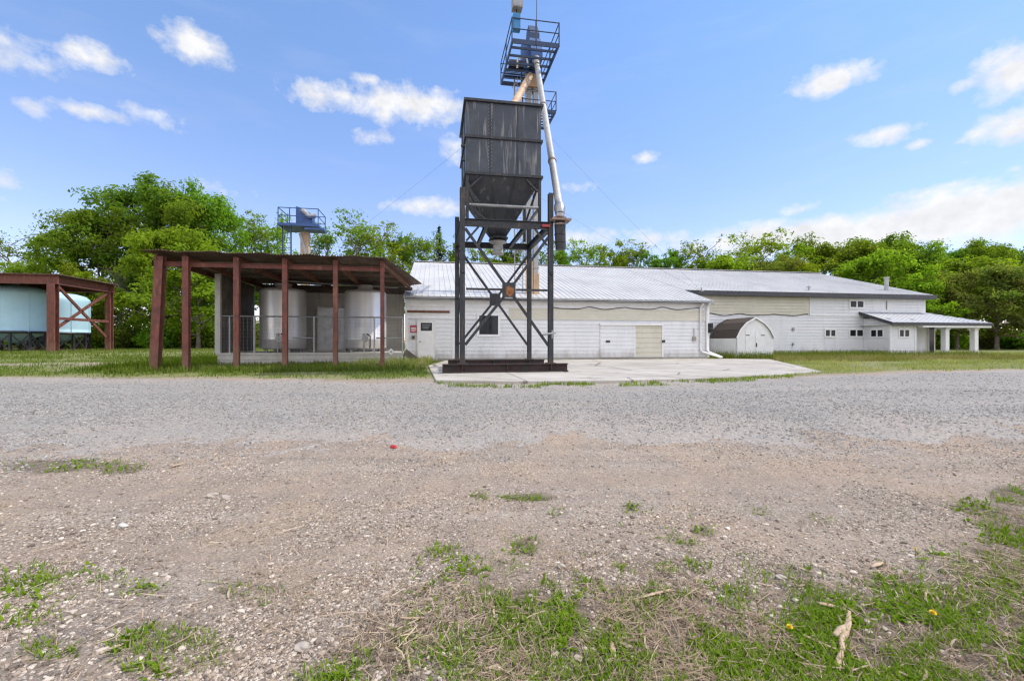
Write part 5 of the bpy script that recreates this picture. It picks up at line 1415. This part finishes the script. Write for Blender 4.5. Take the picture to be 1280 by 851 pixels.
# ---------------------------------------------------------------- loose stones
ICO = np.array([(0, 0, 1)]+[(math.cos(a)*.894, math.sin(a)*.894, .447) for a in np.arange(5)*1.2566]+[(math.cos(a)*.894, math.sin(a)*.894, -.447) for a in np.arange(5)*1.2566+.628]+[(0, 0, -1)])
ICF = np.array([(0, 1+i, 1+(i+1) % 5) for i in range(5)]+[(1+i, 6+i, 1+(i+1) % 5) for i in range(5)]+[(1+(i+1) % 5, 6+i, 6+(i+1) % 5) for i in range(5)]+[(11, 6+(i+1) % 5, 6+i) for i in range(5)])
OCT = np.array([(1, 0, 0), (0, 1, 0), (-1, 0, 0), (0, -1, 0), (0, 0, 1), (0, 0, -1.)]); OCF = np.array([(0, 1, 4), (1, 2, 4), (2, 3, 4), (3, 0, 4), (1, 0, 5), (2, 1, 5), (3, 2, 5), (0, 3, 5)])
def stones(name, x, y, size, mat, seed, base=None, V=OCT, Fc=OCF, zoff=None):
    g = np.random.default_rng(seed); n = len(x); m = len(V)
    v = V[None]*(1+g.normal(size=(n, m, 3))*.2)
    v = v*np.stack([size*(.8+.6*g.random(n)), size*(.7+.4*g.random(n)), size*(.45+.3*g.random(n))], 1)[:, None, :]
    a = g.random(n)*6.283; c, s = np.cos(a)[:, None], np.sin(a)[:, None]
    vx = v[..., 0]*c-v[..., 1]*s; vy = v[..., 0]*s+v[..., 1]*c
    z = (hgt(x, y) if zoff is None else zoff)+size*.15
    P = np.stack([vx+x[:, None], vy+y[:, None], v[..., 2]+z[:, None]], -1).reshape(-1, 3)
    lo = (np.arange(n)[:, None, None]*m+Fc[None]).reshape(-1)
    o = link(name, raw(name, P, lo, 3, mat)); tag(o, kind='stuff')
x, y = screen_pts(150000, 540, 930)
dn = ss(.36, .64, fbm(x*1.4+11, y*1.4, 4)); k = g.random(len(x)) < (.12+.88*dn)*(1-.8*green(x, y))*(1-.75*track(x, y)); x, y = x[k], y[k]; n = len(x)
stones('loose_gravel', x, y, .0035+.0065*g.random(n)**1.5+.0006*y, 'stones_tan', 20)
x, y = screen_pts(15000, 552, 930); k = g.random(len(x)) < (.2+.8*ss(.4, .6, fbm(x*1.1+21, y*1.1, 3)))*(1-.6*green(x, y)); x, y = x[k], y[k]; n = len(x)
stones('pebbles', x, y, .006+.015*g.random(n)**2.6, 'stones_tan', 21, None, ICO, ICF)
x, y = screen_pts(120000, 466, 620); e = np.minimum(y-near_edge(x), far_edge(x)-y)
k = g.random(len(x)) < ss(-1.6, 2.2, e+(fbm(x*.9+3, y*.9, 4)-.5)*2.4)**1.5*(.35+.65*ss(.35, .6, fbm(x*.25, y*1.3+4, 3))); x, y = x[k], y[k]; n = len(x)
stones('road_stones', x, y, .009+.013*g.random(n)**1.7, 'stones_grey', 22, zoff=np.maximum(road_z(x, y), hgt(x, y)))

# ---------------------------------------------------------------- single things lying in the foreground
def lay(name, pxs, radii, label, cat, mat='corn', group=None, lift=.012, flat=.5):
    """a stalk or husk through photo points, lying on the ground"""
    pts = []
    for (px, py), r in zip(pxs, radii):
        x, y = gpt(px, py); pts.append(Vector((float(x), float(y), float(hgt(x, y))+r*flat+lift)))
    o3 = pts[0]
    vs = []; fs = []; nn = 10; a = Vector((0, 0, 1)); m = len(pts)
    fine = []; fr = []
    for i in range(m-1):
        for k in range(4):
            s = k/4; fine.append(pts[i].lerp(pts[i+1], s)); fr.append(radii[i]*(1-s)+radii[i+1]*s)
    fine.append(pts[-1]); fr.append(radii[-1])
    rr = random.Random(len(label))
    for i, p in enumerate(fine):
        d = (fine[min(i+1, len(fine)-1)]-fine[max(i-1, 0)]).normalized(); sd_ = d.cross(Vector((0, 0, 1))).normalized(); up = sd_.cross(d)
        for k in range(nn):
            t = 6.2832*k/nn; q = 1+.12*math.sin(3*t+i*.25)+rr.uniform(-.03, .03)
            vs.append(p-o3+sd_*math.cos(t)*fr[i]*q+up*math.sin(t)*fr[i]*flat*q)
    for i in range(len(fine)-1):
        for k in range(nn): fs.append((i*nn+k, i*nn+(k+1) % nn, (i+1)*nn+(k+1) % nn, (i+1)*nn+k))
    fs.append(tuple(range(nn-1, -1, -1))); b = (len(fine)-1)*nn; fs.append(tuple(range(b, b+nn)))
    me = bpy.data.meshes.new(name); me.from_pydata([tuple(v) for v in vs], [], fs); me.materials.append(M[mat]); me.update()
    for p in me.polygons: p.use_smooth = True
    o = link(name, me); o.location = o3; tag(o, label, cat, group); return o
GS = 'dry corn stalks lying in the grass'
lay('corn_stalk', [(1021, 757), (1040, 761), (1057, 766), (1062, 772)], [.012, .014, .013, .009], 'upper short tan corn stalk lying above the big bent husk', 'stalk', group=GS)
lay('corn_husk', [(1061, 768), (1061, 784), (1056, 797), (1052, 806), (1053, 818), (1048, 830), (1050, 842)], [.010, .015, .019, .014, .011, .013, .003], 'big bent pale corn husk hanging towards the camera at lower right', 'husk', flat=.7)
lay('corn_husk', [(1043, 799), (1053, 793), (1060, 786)], [.012, .024, .014], 'pale curled husk piece pressed against the big bent husk', 'husk', flat=.6)
lay('corn_stalk', [(801, 750), (818, 745), (838, 740)], [.008, .011, .009], 'straight pale stalk lying alone in the grass near the middle bottom', 'stalk', group=GS)
lay('corn_stalk', [(1004, 797), (1024, 806), (1047, 816)], [.008, .009, .008], 'brown stalk running into the big bent husk from the left', 'stalk', group=GS, mat='rust_old' if False else 'corn')
lay('corn_husk', [(763, 803), (766, 813), (769, 825)], [.004, .014, .005], 'upright oval dry husk in the grass at the bottom middle', 'husk', flat=.5)
lay('corn_husk', [(1089, 711), (1096, 709), (1103, 705)], [.006, .018, .008], 'small pale torn husk on bare soil above the right grass', 'husk', flat=.6)
lay('corn_stalk', [(1100, 712), (1112, 716), (1120, 721)], [.005, .006, .004], 'thin stalk trailing right from the small torn husk', 'stalk', group=GS)
for i, (a, c, lb) in enumerate((((1152, 740), (1168, 752), 'left one of the fan of dry leaf strips in the right grass'), ((1156, 737), (1176, 757), 'middle one of the fan of dry leaf strips in the right grass'), ((1148, 744), (1140, 739), 'short one sticking left from the fan of dry leaf strips'), ((1154, 735), (1157, 752), 'upright one of the fan of dry leaf strips in the right grass'))):
    lay('dry_leaf', [a, ((a[0]+c[0])/2+2, (a[1]+c[1])/2-3), c], [.004, .009, .003], lb, 'leaf', group='fan of dry leaf strips', flat=.3)
lay('corn_stalk', [(500, 775), (515, 776), (530, 775)], [.008, .009, .007], 'pale stalk at the left border of the bottom grass', 'stalk', group=GS)
lay('corn_stalk', [(506, 790), (508, 815), (513, 842)], [.006, .007, .006], 'thin stalk pointing at the camera at the left border of the grass', 'stalk', group=GS)
lay('wood_stick', [(214, 585), (222, 583), (229, 581)], [.012, .018, .012], 'short wood scrap beside the green patch at far left', 'stick', flat=.6)
def rock(px, py, s, label, seed, mat='stone_pale'):
    x, y = gpt(px, py); g = np.random.default_rng(seed)
    me = bpy.data.meshes.new('stone'); b = bmesh.new(); bmesh.ops.create_icosphere(b, subdivisions=3, radius=1)
    off = g.random(3)*9
    for v in b.verts:
        q = v.co; k = 1+.28*math.sin(q.x*2.3+off[0])*math.cos(q.y*2.1+off[1])+.12*math.sin(q.z*5+off[2]+q.x*4); v.co = Vector((q.x*s*1.15*k, q.y*s*.9*k, q.z*s*.6*k))
    b.to_mesh(me); b.free(); me.materials.append(M[mat]); o = link('stone', me); o.location = (float(x), float(y), float(hgt(x, y))+s*.25); tag(o, label, 'stone', 'larger pale stones on the dirt'); return o
import bmesh
rock(377, 812, .035, 'round pale stone on the dirt left of the bottom grass', 1)
rock(265, 619, .045, 'left one of two pale stones side by side on the gravel', 2)
rock(283, 622, .04, 'right one of two pale stones side by side on the gravel', 3)
rock(976, 723, .026, 'small white stone at the upper rim of the right grass', 4)
rock(153, 658, .035, 'flat dark stone alone on the left dirt', 5, 'block')
rock(702, 709, .025, 'small pale stone above the middle of the bottom grass', 6)
o = rock(492, 559, .042, 'small red plastic scrap on the edge of the gravel road', 7, 'red_plastic'); o.name = 'plastic_scrap'; o['category'] = 'scrap'; del o['group']
# dandelions
def dandelion(px, py, s, label):
    x, y = gpt(px, py); x, y = float(x), float(y); z = float(hgt(x, y)); g = np.random.default_rng(int(px))
    o = bpy.data.objects.new('dandelion', None); COL.objects.link(o); o.location = (x, y, z); tag(o, label, 'flower', 'yellow dandelions in the grass')
    hz = .055
    me = tubes_mesh('stem', [([(0, 0, 0), (.004, .003, hz*.5), (0, 0, hz)], [.002, .002, .002])], 'grass'); c = bpy.data.objects.new('stem', me); COL.objects.link(c); c.parent = o
    c_ = []; n_ = []
    for ring, (m, el) in enumerate(((16, .1), (14, .45), (12, .8), (8, 1.2))):
        for k in range(m):
            a = 6.283*k/m+ring*.4; d = np.array([math.cos(a)*math.cos(el), math.sin(a)*math.cos(el), math.sin(el)])
            c_.append(np.array([0, 0, hz])+d*s*.55); n_.append((d, a))
    vs = []; lo = []
    for p, (d, a) in zip(c_, n_):
        b = len(vs); sd = np.array([-math.sin(a), math.cos(a), 0])*s*.16; q = np.array([0, 0, hz])
        vs += [q-sd*.3, q+sd*.3, p+sd, q+d*s+sd*.7, q+d*s-sd*.7, p-sd]; lo += [b, b+1, b+2, b+5, b+5, b+2, b+3, b+4]
    me = raw('bloom', np.array(vs), np.array(lo), 4, 'yellow'); c = bpy.data.objects.new('bloom', me); COL.objects.link(c); c.parent = o
    m = 7; an = g.random(m)*6.283; vs = []; lo = []
    for a in an:
        d = np.array([math.cos(a), math.sin(a), 0]); sd = np.array([-d[1], d[0], 0]); b = len(vs)
        for f, wf, h in ((.05, .004, .004), (.05, .009, .018), (.09, .002, .012)): vs += [d*f-sd*wf+[0, 0, h], d*f+sd*wf+[0, 0, h]]
        lo += [b, b+1, b+3, b+2, b+2, b+3, b+5, b+4]
    me = raw('leaves', np.array(vs), np.array(lo), 4, 'weed'); c = bpy.data.objects.new('leaves', me); COL.objects.link(c); c.parent = o
dandelion(987, 797, .016, 'yellow dandelion left of the big bent corn husk')
dandelion(1166, 779, .018, 'yellow dandelion in the grass right of the big bent corn husk')
dandelion(1144, 694, .010, 'tiny yellow dandelion at the upper edge of the right grass')
